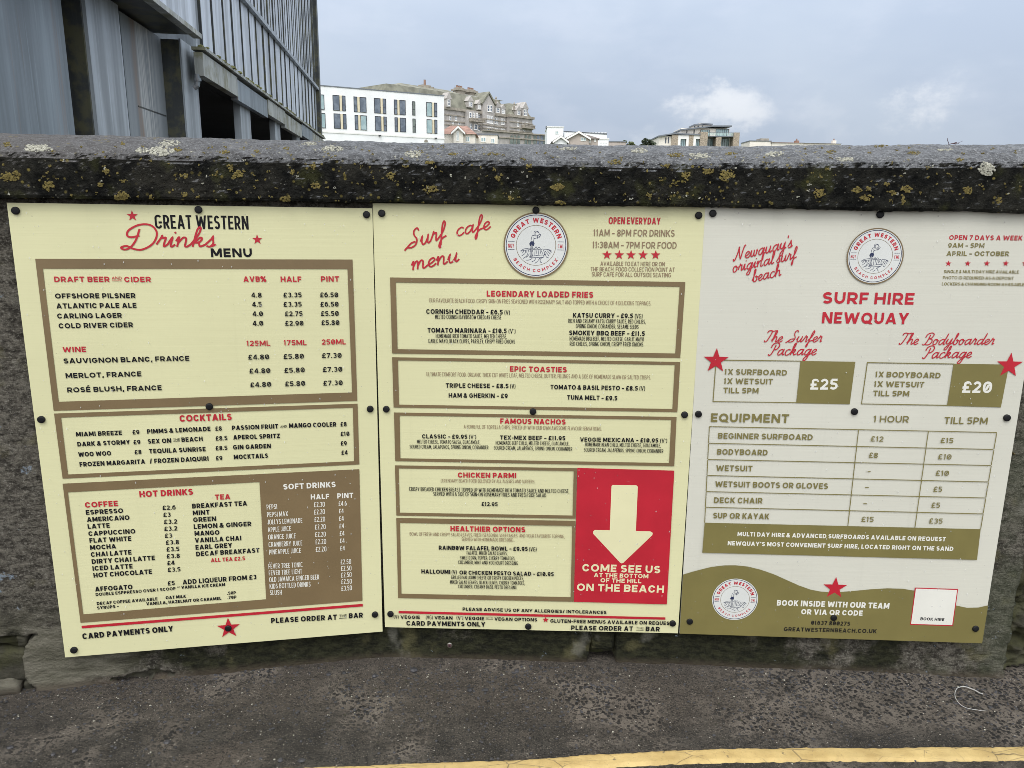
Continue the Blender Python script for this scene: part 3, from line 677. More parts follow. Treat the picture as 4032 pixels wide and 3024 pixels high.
BOARD_2_PARTS = [
 ('title_lettering', 'ink_red', None, 'red script words Surf cafe menu', [
  ('J', 'Surf', 85.3, 112.5, 186.3, 84.7, 20.7, 0.16),
  ('J', 'cafe', 210.4, 79.7, 298.5, 59.9, 18.9, 0.16),
  ('J', 'menu', 94.6, 167.8, 218.3, 142.3, 20.9, 0.16),
 ]),
 ('opening_hours_lettering', 'ink_red', None, 'red line reading OPEN EVERYDAY', [
  ('T', 'OPEN EVERYDAY', 597.5, 44.3, 728.2, 44.2, 16.8, 0.19),
 ]),
 ('opening_hours_lettering', 'ink_tan', None, None, [
  ('T', '11AM – 8PM FOR DRINKS', 560.1, 75.0, 765.5, 74.0, 16.9, 0.14),
  ('T', '11:30AM – 7PM FOR FOOD', 558.7, 105.0, 772.3, 104.0, 16.6, 0.14),
  ('T', 'AVAILABLE TO EAT HERE OR ON', 580.7, 149.1, 744.8, 148.4, 10.8, 0.13),
  ('T', 'THE BEACH. FOOD COLLECTION POINT AT', 556.3, 163.4, 770.8, 162.2, 10.8, 0.13),
  ('T', 'SURF CAFE FOR ALL OUTSIDE SEATING', 559.5, 176.6, 762.3, 176.3, 10.9, 0.13),
 ]),
 ('star', 'ink_red', None, None, [
  ('S', 596.5, 121.7, 12.8),
 ]),
 ('star', 'ink_red', None, None, [
  ('S', 627.7, 121.4, 12.8),
 ]),
 ('star', 'ink_red', None, None, [
  ('S', 657.6, 121.1, 12.8),
 ]),
 ('star', 'ink_red', None, None, [
  ('S', 688.3, 120.7, 12.8),
 ]),
 ('star', 'ink_red', None, None, [
  ('S', 720.2, 120.4, 12.8),
 ]),
 ('fries_section', 'ink_brown', None, None, [
  ('R', [39.7, 186.2, 799.9, 188.0, 798.8, 386.7, 40.2, 385.8], [54.2, 198.7, 786.1, 200.2, 785.0, 374.7, 55.0, 374.2]),
 ]),
 ('heading_lettering', 'ink_red', 8, None, [
  ('T', 'LEGENDARY LOADED FRIES', 289.8, 232.2, 565.0, 231.7, 15.5, 0.225),
 ]),
 ('description_lettering', 'ink_tan', 8, None, [
  ('T', 'OUR FAVOURITE BEACH FOOD. CRISPY SKIN-ON FRIES SEASONED WITH ROSEMARY SALT AND TOPPED WITH A CHOICE OF 4 DELICIOUS TOPPINGS.', 140.0, 249.1, 715.4, 249.4, 10.6, 0.105),
 ]),
 ('dish_lettering', 'ink_black', 8, None, [
  ('T', 'CORNISH CHEDDAR – £6.5', 132.3, 279.3, 331.8, 278.4, 12.4, 0.209),
  ('T', '(V)', 336.3, 279.2, 350.2, 279.0, 12.4, 0.128),
  ('T', 'MELTED CORNISH DAVIDSTOW CHEDDAR CHEESE', 155.2, 292.2, 327.8, 291.3, 10.7, 0.128),
  ('T', 'TOMATO MARINARA – £10.5', 135.1, 328.7, 342.5, 327.6, 12.5, 0.209),
  ('T', '(V*)', 347.4, 328.0, 365.5, 328.1, 12.5, 0.128),
  ('T', 'HOMEMADE RICH TOMATO SAUCE, MELTED CHEESE,', 156.4, 342.6, 343.1, 341.4, 10.9, 0.128),
  ('T', 'GARLIC MAYO, BLACK OLIVES, PARSLEY, CRISPY FRIED ONIONS', 136.9, 356.3, 364.6, 354.9, 10.9, 0.128),
  ('T', 'KATSU CURRY – £9.5', 514.7, 283.9, 670.0, 283.2, 12.3, 0.209),
  ('T', '(VG)', 674.9, 283.6, 694.8, 283.7, 12.3, 0.128),
  ('T', 'RICH AND CREAMY KATSU CURRY SAUCE, RED CHILIES,', 502.8, 297.7, 703.5, 297.2, 10.7, 0.128),
  ('T', 'SPRING ONION, CORIANDER, SESAME SEEDS', 522.4, 311.1, 685.9, 311.1, 10.8, 0.128),
  ('T', 'SMOKEY BBQ BEEF – £11.5', 505.7, 330.0, 703.0, 329.5, 12.4, 0.209),
  ('T', 'HOMEMADE BBQ BEEF, MELTED CHEESE, GARLIC MAYO', 507.4, 344.2, 701.3, 343.7, 10.8, 0.128),
  ('T', 'RED CHILIES, SPRING ONION, CRISPY FRIED ONIONS', 508.2, 358.0, 700.3, 357.4, 10.9, 0.128),
 ]),
 ('toasties_section', 'ink_brown', None, None, [
  ('R', [40.0, 396.0, 799.4, 397.2, 800.1, 533.7, 40.7, 533.4], [54.9, 404.2, 785.5, 405.4, 786.3, 525.2, 55.6, 525.3]),
 ]),
 ('heading_lettering', 'ink_red', 12, None, [
  ('T', 'EPIC TOASTIES', 351.9, 430.2, 502.3, 430.1, 14.8, 0.225),
 ]),
 ('description_lettering', 'ink_tan', 12, None, [
  ('T', 'ULTIMATE COMFORT FOOD. ORGANIC THICK CUT WHITE LOAF, MELTED CHEESE, BUTTER, FILLINGS AND A SIDE OF HOMEMADE SLAW OR SALTED CRISPS.', 130.5, 445.7, 724.7, 445.6, 11.1, 0.105),
 ]),
 ('dish_lettering', 'ink_black', 12, None, [
  ('T', 'TRIPLE CHEESE – £8.5', 181.7, 476.7, 348.7, 475.5, 12.4, 0.209),
  ('T', '(V)', 353.3, 475.9, 367.0, 476.1, 12.9, 0.128),
  ('T', 'TOMATO & BASIL PESTO – £8.5', 460.3, 476.4, 691.8, 476.4, 12.4, 0.209),
  ('T', '(V)', 696.4, 476.7, 710.9, 476.5, 12.8, 0.128),
  ('T', 'HAM & GHERKIN – £9', 189.1, 503.7, 346.9, 502.6, 12.5, 0.209),
  ('T', 'TUNA MELT – £9.5', 505.5, 504.1, 638.7, 504.2, 12.5, 0.209),
 ]),
 ('nachos_section', 'ink_brown', None, None, [
  ('R', [41.3, 547.2, 798.8, 547.0, 800.6, 685.5, 41.6, 684.8], [56.3, 555.7, 785.1, 555.5, 786.2, 676.8, 55.8, 676.5]),
 ]),
 ('heading_lettering', 'ink_red', 16, None, [
  ('T', 'FAMOUS NACHOS', 327.5, 573.7, 503.2, 573.5, 14.8, 0.225),
 ]),
 ('description_lettering', 'ink_tan', 16, None, [
  ('T', 'A BOWLFUL OF TORTILLA CHIPS, SPICED UP WITH OUR OWN AWESOME FLAVOUR SENSATIONS.', 229.3, 588.8, 600.6, 588.5, 10.5, 0.105),
 ]),
 ('dish_lettering', 'ink_black', 16, None, [
  ('T', 'CLASSIC – £9.95', 116.4, 618.9, 238.6, 617.8, 11.9, 0.209),
  ('T', '(V*)', 243.6, 618.1, 262.3, 618.3, 12.4, 0.128),
  ('T', 'MELTED CHEESE, TOMATO SALSA, GUACAMOLE,', 102.2, 633.3, 273.8, 632.2, 10.6, 0.128),
  ('T', 'SOURED CREAM, JALAPENOS, SPRING ONION, CORIANDER', 81.9, 647.9, 295.9, 646.5, 10.7, 0.128),
  ('T', 'TEX-MEX BEEF – £11.95', 327.5, 618.5, 503.5, 617.4, 11.9, 0.209),
  ('T', 'HOMEMADE BEEF CHILLI, MELTED CHEESE, GUACAMOLE,', 315.7, 632.9, 514.5, 631.8, 10.6, 0.128),
  ('T', 'SOURED CREAM, JALAPENOS, SPRING ONION, CORIANDER', 310.8, 647.1, 522.9, 646.7, 10.6, 0.128),
  ('T', 'VEGGIE MEXICANA – £10.95', 543.2, 620.2, 753.8, 619.4, 11.9, 0.209),
  ('T', '(V*)', 758.8, 619.7, 777.3, 619.9, 12.3, 0.128),
  ('T', 'HOMEMADE BEAN CHILLI, MELTED CHEESE, GUACAMOLE,', 557.5, 633.3, 761.2, 632.9, 10.6, 0.128),
  ('T', 'SOURED CREAM, JALAPENOS, SPRING ONION, CORIANDER', 554.6, 648.4, 768.7, 648.3, 10.6, 0.128),
 ]),
 ('chicken_section', 'ink_brown', None, None, [
  ('R', [40.5, 696.9, 537.4, 695.9, 537.9, 843.1, 41.1, 843.8], [50.6, 705.7, 528.8, 704.1, 529.5, 834.0, 50.8, 834.8]),
 ]),
 ('heading_lettering', 'ink_red', 20, None, [
  ('T', 'CHICKEN PARMI', 212.9, 729.0, 372.0, 727.6, 14.9, 0.225),
 ]),
 ('description_lettering', 'ink_tan', 20, None, [
  ('T', 'LEGENDARY BEACH FOOD BELOVED BY ALL AUSSIES AND SURFERS.', 166.0, 743.5, 424.0, 741.5, 9.9, 0.105),
 ]),
 ('dish_lettering', 'ink_black', 20, None, [
  ('T', 'CRISPY BREADED CHICKEN BREAST TOPPED UP WITH HOMEMADE RICH TOMATO SAUCE AND MELTED CHEESE,', 78.3, 770.5, 518.2, 768.4, 11.4, 0.128),
  ('T', 'SERVED WITH A SIDE OF SKIN-ON ROSEMARY FRIES AND FRESH SIDE SALAD', 144.6, 783.0, 455.2, 781.8, 11.4, 0.128),
  ('T', '£12.95', 277.9, 810.7, 322.3, 810.4, 11.5, 0.191),
 ]),
 ('healthier_options_section', 'ink_brown', None, None, [
  ('R', [40.6, 850.7, 538.1, 849.5, 540.0, 1095.6, 40.4, 1095.0], [50.7, 865.4, 529.5, 864.5, 531.2, 1081.3, 50.0, 1081.2]),
 ]),
 ('heading_lettering', 'ink_red', 24, None, [
  ('T', 'HEALTHIER OPTIONS', 191.2, 887.3, 399.3, 886.5, 15.8, 0.225),
 ]),
 ('description_lettering', 'ink_tan', 24, None, [
  ('T', 'BOWL OF FRESH AND CRISPY SALAD LEAVES, FRESH SEASONAL VEGETABLES  AND YOUR FAVOURITE TOPPING,', 77.2, 902.6, 509.3, 901.6, 10.3, 0.105),
  ('T', 'SERVED WITH HOMEMADE DRESSING.', 222.5, 915.7, 367.6, 915.1, 10.3, 0.105),
 ]),
 ('dish_lettering', 'ink_black', 24, None, [
  ('T', 'RAINB0W FALAFEL BOWL – £9.95', 158.1, 943.8, 407.2, 942.5, 12.7, 0.209),
  ('T', '(VG)', 411.5, 943.3, 432.0, 943.4, 13.1, 0.128),
  ('T', 'FALAFEL, MIXED SALAD LEAVES,', 236.4, 956.8, 350.6, 956.3, 10.8, 0.128),
  ('T', 'SWEETCORN, PEPPER, CHERRY TOMATOES,', 217.6, 971.8, 372.7, 971.0, 10.9, 0.128),
  ('T', 'CUCUMBER, MINT AND YOGHOURT DRESSING', 212.7, 985.7, 380.3, 985.5, 10.9, 0.128),
  ('T', 'HALLOUMI', 108.1, 1017.4, 189.7, 1017.1, 12.9, 0.225),
  ('T', '(V)', 193.7, 1017.5, 207.8, 1017.7, 13.4, 0.128),
  ('T', 'OR CHICKEN PESTO SALAD – £10.95', 215.7, 1018.0, 481.7, 1017.6, 12.4, 0.209),
  ('T', 'GRILLED HALLOUMI CHEESE OR CRISPY CHICKEN PIECES,', 192.3, 1032.4, 397.6, 1031.4, 11.0, 0.128),
  ('T', 'MIXED SALAD LEAVES, BLACK OLIVES, CHERRY TOMATOES,', 189.1, 1047.3, 400.9, 1046.1, 11.0, 0.128),
  ('T', 'CUCUMBER, CREAMY BASIL PESTO DRESSING', 212.5, 1060.3, 377.8, 1060.1, 11.1, 0.128),
 ]),
 ('arrow_panel', 'ink_red', None, None, [
  ('Q', [538.1, 695.0, 801.3, 698.0, 803.8, 1097.5, 540.5, 1095.6]),
 ]),
 ('arrow', 'ink_cream', 28, None, [
  ('Q', [633.1, 746.8, 635.9, 742.2, 700.6, 742.0, 705.0, 746.4, 705.8, 876.3, 745.4, 876.4, 752.5, 880.5, 752.0, 887.4, 675.4, 972.3, 671.1, 974.3, 666.7, 972.5, 588.0, 886.5, 587.8, 879.5, 592.0, 875.3, 633.8, 875.4]),
 ]),
 ('lettering', 'ink_cream', 28, None, [
  ('T', 'COME SEE US', 561.3, 1000.7, 779.5, 1002.3, 22.7, 0.225),
  ('T', 'AT THE BOTTOM', 594.7, 1017.6, 747.2, 1018.2, 12.8, 0.225),
  ('T', 'OF THE HILL', 613.6, 1033.4, 728.3, 1033.8, 12.9, 0.225),
  ('T', 'ON THE BEACH', 547.8, 1060.7, 793.1, 1062.1, 22.5, 0.225),
 ]),
 ('stripe', 'ink_red', None, None, [
  ('Q', [41.0, 1135.4, 802.0, 1138.3, 802.4, 1145.6, 40.8, 1142.8]),
 ]),
 ('footer_lettering', 'ink_black', None, None, [
  ('T', 'PLEASE ADVISE US OF ANY ALLERGIES/ INTOLERANCES', 224.4, 1130.3, 634.4, 1131.8, 10.2, 0.225),
  ('T', '(V)', 26.6, 1160.3, 40.5, 1160.0, 12.3, 0.128),
  ('T', 'VEGGIE', 45.9, 1159.8, 101.4, 1159.6, 10.8, 0.225),
  ('T', '(VG)', 118.9, 1160.1, 138.6, 1159.7, 12.3, 0.128),
  ('T', 'VEGAN', 143.5, 1159.6, 195.3, 1159.4, 10.8, 0.225),
  ('T', '(V*)', 207.0, 1159.6, 225.7, 1159.2, 12.3, 0.128),
  ('T', 'VEGGIE', 230.6, 1159.6, 286.0, 1159.3, 10.8, 0.225),
  ('T', 'WITH', 290.0, 1153.8, 310.9, 1153.8, 5.4, 0.14),
  ('Q', [290.0, 1155.8, 310.9, 1155.8, 310.9, 1156.8, 290.0, 1156.7]),
  ('T', 'VEGAN OPTIONS', 315.4, 1159.6, 437.4, 1159.8, 10.8, 0.225),
  ('T', 'GLUTEN-FREE MENUS AVAILABLE ON REQUEST', 475.3, 1162.3, 824.0, 1162.2, 11.2, 0.225),
  ('T', 'CARD PAYMENTS ONLY', 62.6, 1181.1, 289.2, 1179.4, 14.8, 0.225),
  ('T', 'PLEASE ORDER AT', 535.4, 1184.5, 711.8, 1183.4, 14.7, 0.225),
  ('T', 'THE', 720.4, 1177.3, 742.1, 1177.3, 7.3, 0.14),
  ('Q', [720.5, 1179.7, 742.2, 1179.7, 742.3, 1181.2, 720.5, 1181.2]),
  ('T', 'BAR', 748.1, 1183.0, 788.0, 1183.1, 14.7, 0.225),
 ]),
 ('star', 'ink_red', None, None, [
  ('S', 461.8, 1153.8, 9.8),
 ]),
]
BOARD_3_SCREWS = [(19.2, 15.8), (430.9, 16.1), (14.5, 538.1), (420.7, 523.5), (812.7, 533.1), (824.5, 16.2), (26.1, 1149.2), (425.6, 1123.8), (816.3, 1143.8)]
BOARD_3_EMBLEMS = [(429.4, 118.9, 70.1, 1), (148.4, 1076.1, 66.0, 0)]
BOARD_3_PARTS = [
 ('slogan_lettering', 'ink_red', None, 'red script words of the slogan', [
  ('J', "Newquay's", 80.6, 133.5, 223.3, 97.5, 15.4, 0.14),
  ('J', 'original', 77.7, 163.0, 180.4, 139.4, 14.7, 0.14),
  ('J', 'surf', 186.3, 138.1, 235.8, 126.2, 14.6, 0.14),
  ('J', 'beach', 129.2, 187.1, 201.0, 169.0, 14.8, 0.14),
 ]),
 ('opening_hours_lettering', 'ink_red', None, 'red slanting line reading OPEN 7 DAYS A WEEK', [
  ('T', 'OPEN 7 DAYS A WEEK', 605.7, 77.0, 782.9, 77.0, 11.9, 0.209),
 ]),
 ('opening_hours_lettering', 'ink_olive', None, None, [
  ('T', '9AM – 5PM', 605.7, 96.2, 693.7, 96.2, 11.6, 0.209),
  ('T', 'APRIL – OCTOBER', 604.6, 116.3, 756.5, 115.6, 11.6, 0.225),
  ('T', 'SINGLE & MULTI DAY HIRE AVAILABLE', 603.8, 159.2, 786.9, 158.7, 7.7, 0.18),
  ('T', 'PHOTO ID REQUIRED AS A DEPOSIT', 603.3, 174.6, 776.8, 174.2, 7.7, 0.18),
  ('T', 'LOCKERS & CHANGING ROOM AVAILABLE', 602.8, 190.1, 804.7, 189.7, 7.7, 0.18),
 ]),
 ('star', 'ink_red', None, None, [
  ('S', 612.0, 135.2, 7.9),
 ]),
 ('star', 'ink_red', None, None, [
  ('S', 659.2, 134.7, 7.9),
 ]),
 ('star', 'ink_red', None, None, [
  ('S', 705.8, 134.2, 7.9),
 ]),
 ('star', 'ink_red', None, None, [
  ('S', 751.9, 133.7, 7.9),
 ]),
 ('star', 'ink_red', None, None, [
  ('S', 798.7, 133.2, 7.9),
 ]),
 ('title_lettering', 'ink_red', None, None, [
  ('T', 'NEWQUAY', 314.1, 290.4, 530.9, 290.2, 29.2, 0.22),
 ]),
 ('title_lettering', 'ink_red', None, None, [
  ('T', 'SURF HIRE', 310.7, 239.5, 538.5, 239.8, 29.7, 0.22),
 ]),
 ('package_heading_lettering', 'ink_red', None, None, [
  ('J', 'The', 171.7, 340.6, 217.1, 340.7, 14.4, 0.14),
  ('J', 'Surfer', 231.5, 340.5, 317.8, 339.2, 14.4, 0.14),
  ('J', 'Package', 184.8, 376.2, 306.5, 373.4, 15.3, 0.14),
 ]),
 ('package_heading_lettering', 'ink_red', None, None, [
  ('J', 'The', 514.4, 342.1, 561.2, 342.2, 14.3, 0.14),
  ('J', 'Bodyboarder', 573.5, 342.8, 751.1, 339.6, 14.3, 0.14),
  ('J', 'Package', 577.6, 378.3, 699.2, 375.0, 15.2, 0.14),
 ]),
 ('package_box', 'ink_olive', None, None, [
  ('R', [50.5, 389.5, 269.1, 389.3, 268.1, 503.2, 49.6, 504.3], [52.8, 392.1, 269.3, 391.5, 267.9, 501.0, 52.0, 502.1]),
  ('Q', [269.1, 389.8, 409.4, 390.0, 406.7, 504.1, 268.1, 503.7]),
 ]),
 ('lettering', 'ink_olive', 12, None, [
  ('T', '1X SURFBOARD', 75.7, 429.2, 237.3, 429.4, 15.1, 0.209),
  ('T', '1X WETSUIT', 75.8, 454.4, 202.6, 453.9, 15.2, 0.209),
  ('T', 'TILL 5PM', 76.2, 479.7, 167.7, 479.3, 15.3, 0.209),
 ]),
 ('price_lettering', 'ink_white', 12, None, [
  ('T', '£25', 300.8, 466.4, 370.9, 465.1, 29.4, 0.204),
 ]),
 ('package_box', 'ink_olive', None, None, [
  ('R', [439.0, 390.4, 658.1, 390.6, 656.5, 503.6, 435.7, 503.5], [441.3, 392.9, 658.4, 393.1, 656.2, 501.0, 438.0, 501.3]),
  ('Q', [658.1, 391.0, 797.7, 391.2, 793.4, 505.3, 656.5, 503.6]),
 ]),
 ('lettering', 'ink_olive', 15, None, [
  ('T', '1X BODYBOARD', 463.7, 429.8, 629.5, 430.3, 15.0, 0.209),
  ('T', '1X WETSUIT', 463.5, 455.6, 591.1, 455.5, 15.1, 0.209),
  ('T', 'TILL 5PM', 464.1, 480.8, 556.1, 480.3, 15.1, 0.209),
 ]),
 ('price_lettering', 'ink_white', 15, None, [
  ('T', '£20', 689.0, 467.9, 763.3, 467.4, 30.9, 0.204),
 ]),
 ('star', 'ink_red', None, None, [
  ('S', 51.6, 392.9, 34.2),
 ]),
 ('star', 'ink_red', None, None, [
  ('S', 798.8, 393.7, 33.9),
 ]),
 ('heading_lettering', 'ink_olive', None, None, [
  ('T', 'EQUIPMENT', 48.5, 559.2, 253.0, 558.1, 23.9, 0.22),
  ('T', '1 HOUR', 471.9, 551.9, 563.0, 551.3, 18.4, 0.162),
  ('T', 'TILL 5PM', 654.7, 552.5, 765.2, 552.0, 18.8, 0.177),
 ]),
 ('price_table', 'ink_olive', None, None, [
  ('Q', [45.4, 571.1, 792.6, 572.3, 792.9, 574.5, 45.5, 573.3]),
  ('Q', [47.1, 617.6, 790.2, 619.1, 790.5, 621.3, 47.2, 619.8]),
  ('Q', [47.9, 663.6, 790.0, 663.7, 790.3, 665.9, 48.0, 665.9]),
  ('Q', [48.2, 709.1, 789.5, 709.9, 789.8, 712.2, 48.3, 711.4]),
  ('Q', [48.5, 755.5, 788.8, 755.3, 789.1, 757.5, 48.7, 757.8]),
  ('Q', [48.8, 801.0, 789.4, 801.0, 789.7, 803.3, 48.9, 803.3]),
  ('Q', [44.5, 573.3, 46.6, 573.3, 47.2, 617.5, 45.1, 617.5]),
  ('Q', [45.2, 619.9, 47.4, 619.8, 48.0, 663.5, 45.8, 663.6]),
  ('Q', [46.0, 665.9, 48.1, 665.9, 48.7, 709.1, 46.6, 709.1]),
  ('Q', [46.7, 711.5, 48.9, 711.4, 49.5, 755.5, 47.3, 755.5]),
  ('Q', [47.5, 757.9, 49.6, 757.9, 50.2, 800.9, 48.0, 800.9]),
  ('Q', [48.2, 803.4, 50.4, 803.3, 51.0, 847.3, 48.8, 847.4]),
  ('Q', [435.7, 574.0, 437.8, 573.9, 437.6, 618.3, 435.5, 618.4]),
  ('Q', [435.7, 620.7, 437.8, 620.6, 437.6, 663.6, 435.5, 663.6]),
  ('Q', [435.7, 665.9, 437.8, 665.9, 437.6, 709.5, 435.5, 709.5]),
  ('Q', [435.7, 711.9, 437.8, 711.8, 437.6, 755.3, 435.5, 755.4]),
  ('Q', [435.7, 757.8, 437.9, 757.7, 437.6, 800.9, 435.5, 801.0]),
  ('Q', [435.7, 803.4, 437.9, 803.3, 437.8, 846.8, 435.6, 846.9]),
  ('Q', [616.4, 574.3, 618.5, 574.2, 617.9, 618.7, 615.8, 618.7]),
  ('Q', [616.1, 621.0, 618.2, 621.0, 617.6, 663.6, 615.6, 663.6]),
  ('Q', [615.8, 665.9, 617.9, 665.9, 617.4, 709.7, 615.3, 709.7]),
  ('Q', [615.5, 712.1, 617.6, 712.0, 617.1, 755.3, 615.0, 755.3]),
  ('Q', [615.3, 757.7, 617.4, 757.6, 616.8, 800.9, 614.7, 801.0]),
  ('Q', [615.0, 803.4, 617.1, 803.3, 616.7, 846.5, 614.6, 846.6]),
  ('Q', [791.9, 574.5, 793.9, 574.5, 793.1, 619.1, 791.0, 619.1]),
  ('Q', [791.3, 621.4, 793.4, 621.4, 792.5, 663.6, 790.5, 663.6]),
  ('Q', [790.8, 665.9, 792.8, 665.9, 792.0, 709.9, 789.9, 709.9]),
  ('Q', [790.2, 712.3, 792.3, 712.2, 791.4, 755.2, 789.3, 755.3]),
  ('Q', [789.6, 757.6, 791.7, 757.6, 790.9, 800.9, 788.8, 801.0]),
  ('Q', [789.1, 803.4, 791.2, 803.3, 790.5, 846.3, 788.4, 846.4]),
  ('Q', [49.9, 847.5, 789.4, 846.4, 792.3, 936.5, 48.9, 937.0]),
 ]),
 ('item_lettering', 'ink_olive', 21, None, [
  ('T', 'BEGINNER SURFBOARD', 70.2, 605.2, 319.4, 604.3, 16.0, 0.2),
  ('T', 'BODYBOARD', 70.6, 650.2, 204.6, 649.9, 16.2, 0.2),
  ('T', 'WETSUIT', 71.0, 696.5, 168.0, 696.0, 16.4, 0.2),
  ('T', 'WETSUIT BOOTS OR GLOVES', 71.4, 742.3, 372.6, 741.3, 16.5, 0.2),
  ('T', 'DECK CHAIR', 71.4, 789.0, 201.6, 787.5, 16.6, 0.2),
  ('T', 'SUP OR KAYAK', 71.8, 834.2, 223.3, 833.0, 16.8, 0.2),
 ]),
 ('price_lettering', 'ink_olive', 21, None, [
  ('T', '£12', 471.2, 604.6, 503.8, 604.7, 14.6, 0.17),
  ('T', '£8', 471.3, 650.1, 494.4, 650.5, 14.8, 0.17),
  ('T', '£15', 471.4, 833.3, 503.5, 833.3, 15.3, 0.17),
  ('T', '£15', 652.4, 605.1, 684.8, 605.3, 14.6, 0.17),
  ('T', '£10', 651.6, 650.5, 685.9, 650.6, 14.7, 0.17),
  ('T', '£10', 651.3, 696.3, 685.2, 696.4, 14.8, 0.17),
  ('T', '£5', 651.3, 742.1, 673.6, 742.0, 15.0, 0.17),
  ('T', '£5', 651.7, 787.8, 673.7, 787.7, 15.1, 0.17),
  ('T', '£35', 651.2, 833.5, 686.4, 833.5, 15.2, 0.17),
  ('Q', [470.5, 688.0, 480.3, 688.0, 480.5, 690.2, 470.8, 690.2]),
  ('Q', [470.5, 732.9, 480.3, 732.9, 480.5, 735.2, 470.7, 735.2]),
  ('Q', [471.0, 779.6, 480.8, 779.6, 481.1, 781.9, 471.3, 781.9]),
 ]),
 ('banner_lettering', 'ink_white', 21, None, [
  ('T', 'MULTI DAY HIRE & ADVANCED SURFBOARDS AVAILABLE ON REQUEST', 141.5, 884.5, 701.2, 884.3, 12.6, 0.225),
  ('T', "NEWQUAY'S MOST CONVENIENT SURF HIRE, LOCATED RIGHT ON THE SAND", 116.8, 912.7, 725.1, 912.1, 12.7, 0.225),
 ]),
 ('wave_band', 'ink_olive', None, None, [
  ('Q', [-0.6, 1004.8, 32.5, 992.7, 75.9, 979.3, 110.8, 973.5, 141.5, 972.1, 176.9, 974.9, 212.7, 983.4, 248.8, 995.7, 285.3, 1012.0, 321.8, 1028.2, 353.5, 1039.3, 380.3, 1044.3, 406.8, 1045.8, 437.3, 1043.9, 476.2, 1039.3, 519.2, 1033.1, 562.3, 1028.8, 605.8, 1028.9, 645.6, 1034.9, 681.5, 1045.8, 718.1, 1061.5, 754.5, 1074.8, 785.6, 1081.0, 815.7, 1079.1, 841.0, 1071.5, 840.9, 1188.7, -0.0, 1188.5]),
 ]),
 ('star', 'ink_red', None, None, [
  ('S', 420.5, 1032.8, 34.0),
 ]),
 ('booking_lettering', 'ink_white', None, None, [
  ('T', 'BOOK INSIDE WITH OUR TEAM', 265.3, 1091.3, 574.3, 1090.9, 17.5, 0.225),
  ('T', 'OR VIA QR CODE', 334.7, 1116.0, 504.0, 1114.8, 16.1, 0.225),
 ]),
 ('booking_lettering', 'ink_black', None, 'black telephone and web address lines', [
  ('T', '01637 800275', 365.0, 1147.5, 472.9, 1147.3, 12.8, 0.209),
  ('T', 'GREATWESTERNBEACH.CO.UK', 291.3, 1170.3, 548.3, 1167.9, 12.8, 0.225),
 ]),
 ('code_panel', 'ink_white', None, 'blank white square with a red edge', [
  ('Q', [639.9, 1026.9, 751.2, 1027.7, 752.0, 1135.2, 639.7, 1135.2]),
 ]),
 ('edge_line', 'ink_red', 29, None, [
  ('R', [636.9, 1024.1, 753.4, 1024.7, 754.6, 1138.1, 637.4, 1138.2], [639.9, 1026.9, 751.2, 1027.7, 752.0, 1135.2, 639.7, 1135.2]),
 ]),
 ('lettering', 'ink_black', 29, None, [
  ('T', 'BOOK HIRE', 663.2, 1123.1, 728.3, 1123.3, 9.2, 0.225),
 ]),
]
# ------------------------------------------------------------------ lettering: every character is drawn with its own pen strokes
def arc(cx, cy, rx, ry, a0, a1, n=9):
    return [(cx + rx * math.cos(rad(a0 + (a1 - a0) * i / n)), cy + ry * math.sin(rad(a0 + (a1 - a0) * i / n))) for i in range(n + 1)]


WID = dict(A=.98, B=.80, C=.88, D=.88, E=.70, F=.68, G=.94, H=.88, I=.0, J=.58, K=.84, L=.66, M=1.08, N=.92, O=1.0, P=.77, Q=1.0, R=.81, S=.77, T=.78, U=.86,
           V=.96, W=1.4, X=.90, Y=.90, Z=.78)
WID.update({'0': .80, '1': .42, '2': .72, '3': .72, '4': .80, '5': .72, '6': .76, '7': .70, '8': .76, '9': .76, '£': .74, '&': .86, '%': 1.0, '/': .55, '–': .55, '-': .42,
            '.': .0, ',': .0, "'": .0, ':': .0, '(': .32, ')': .32, '*': .26, 'É': .70})


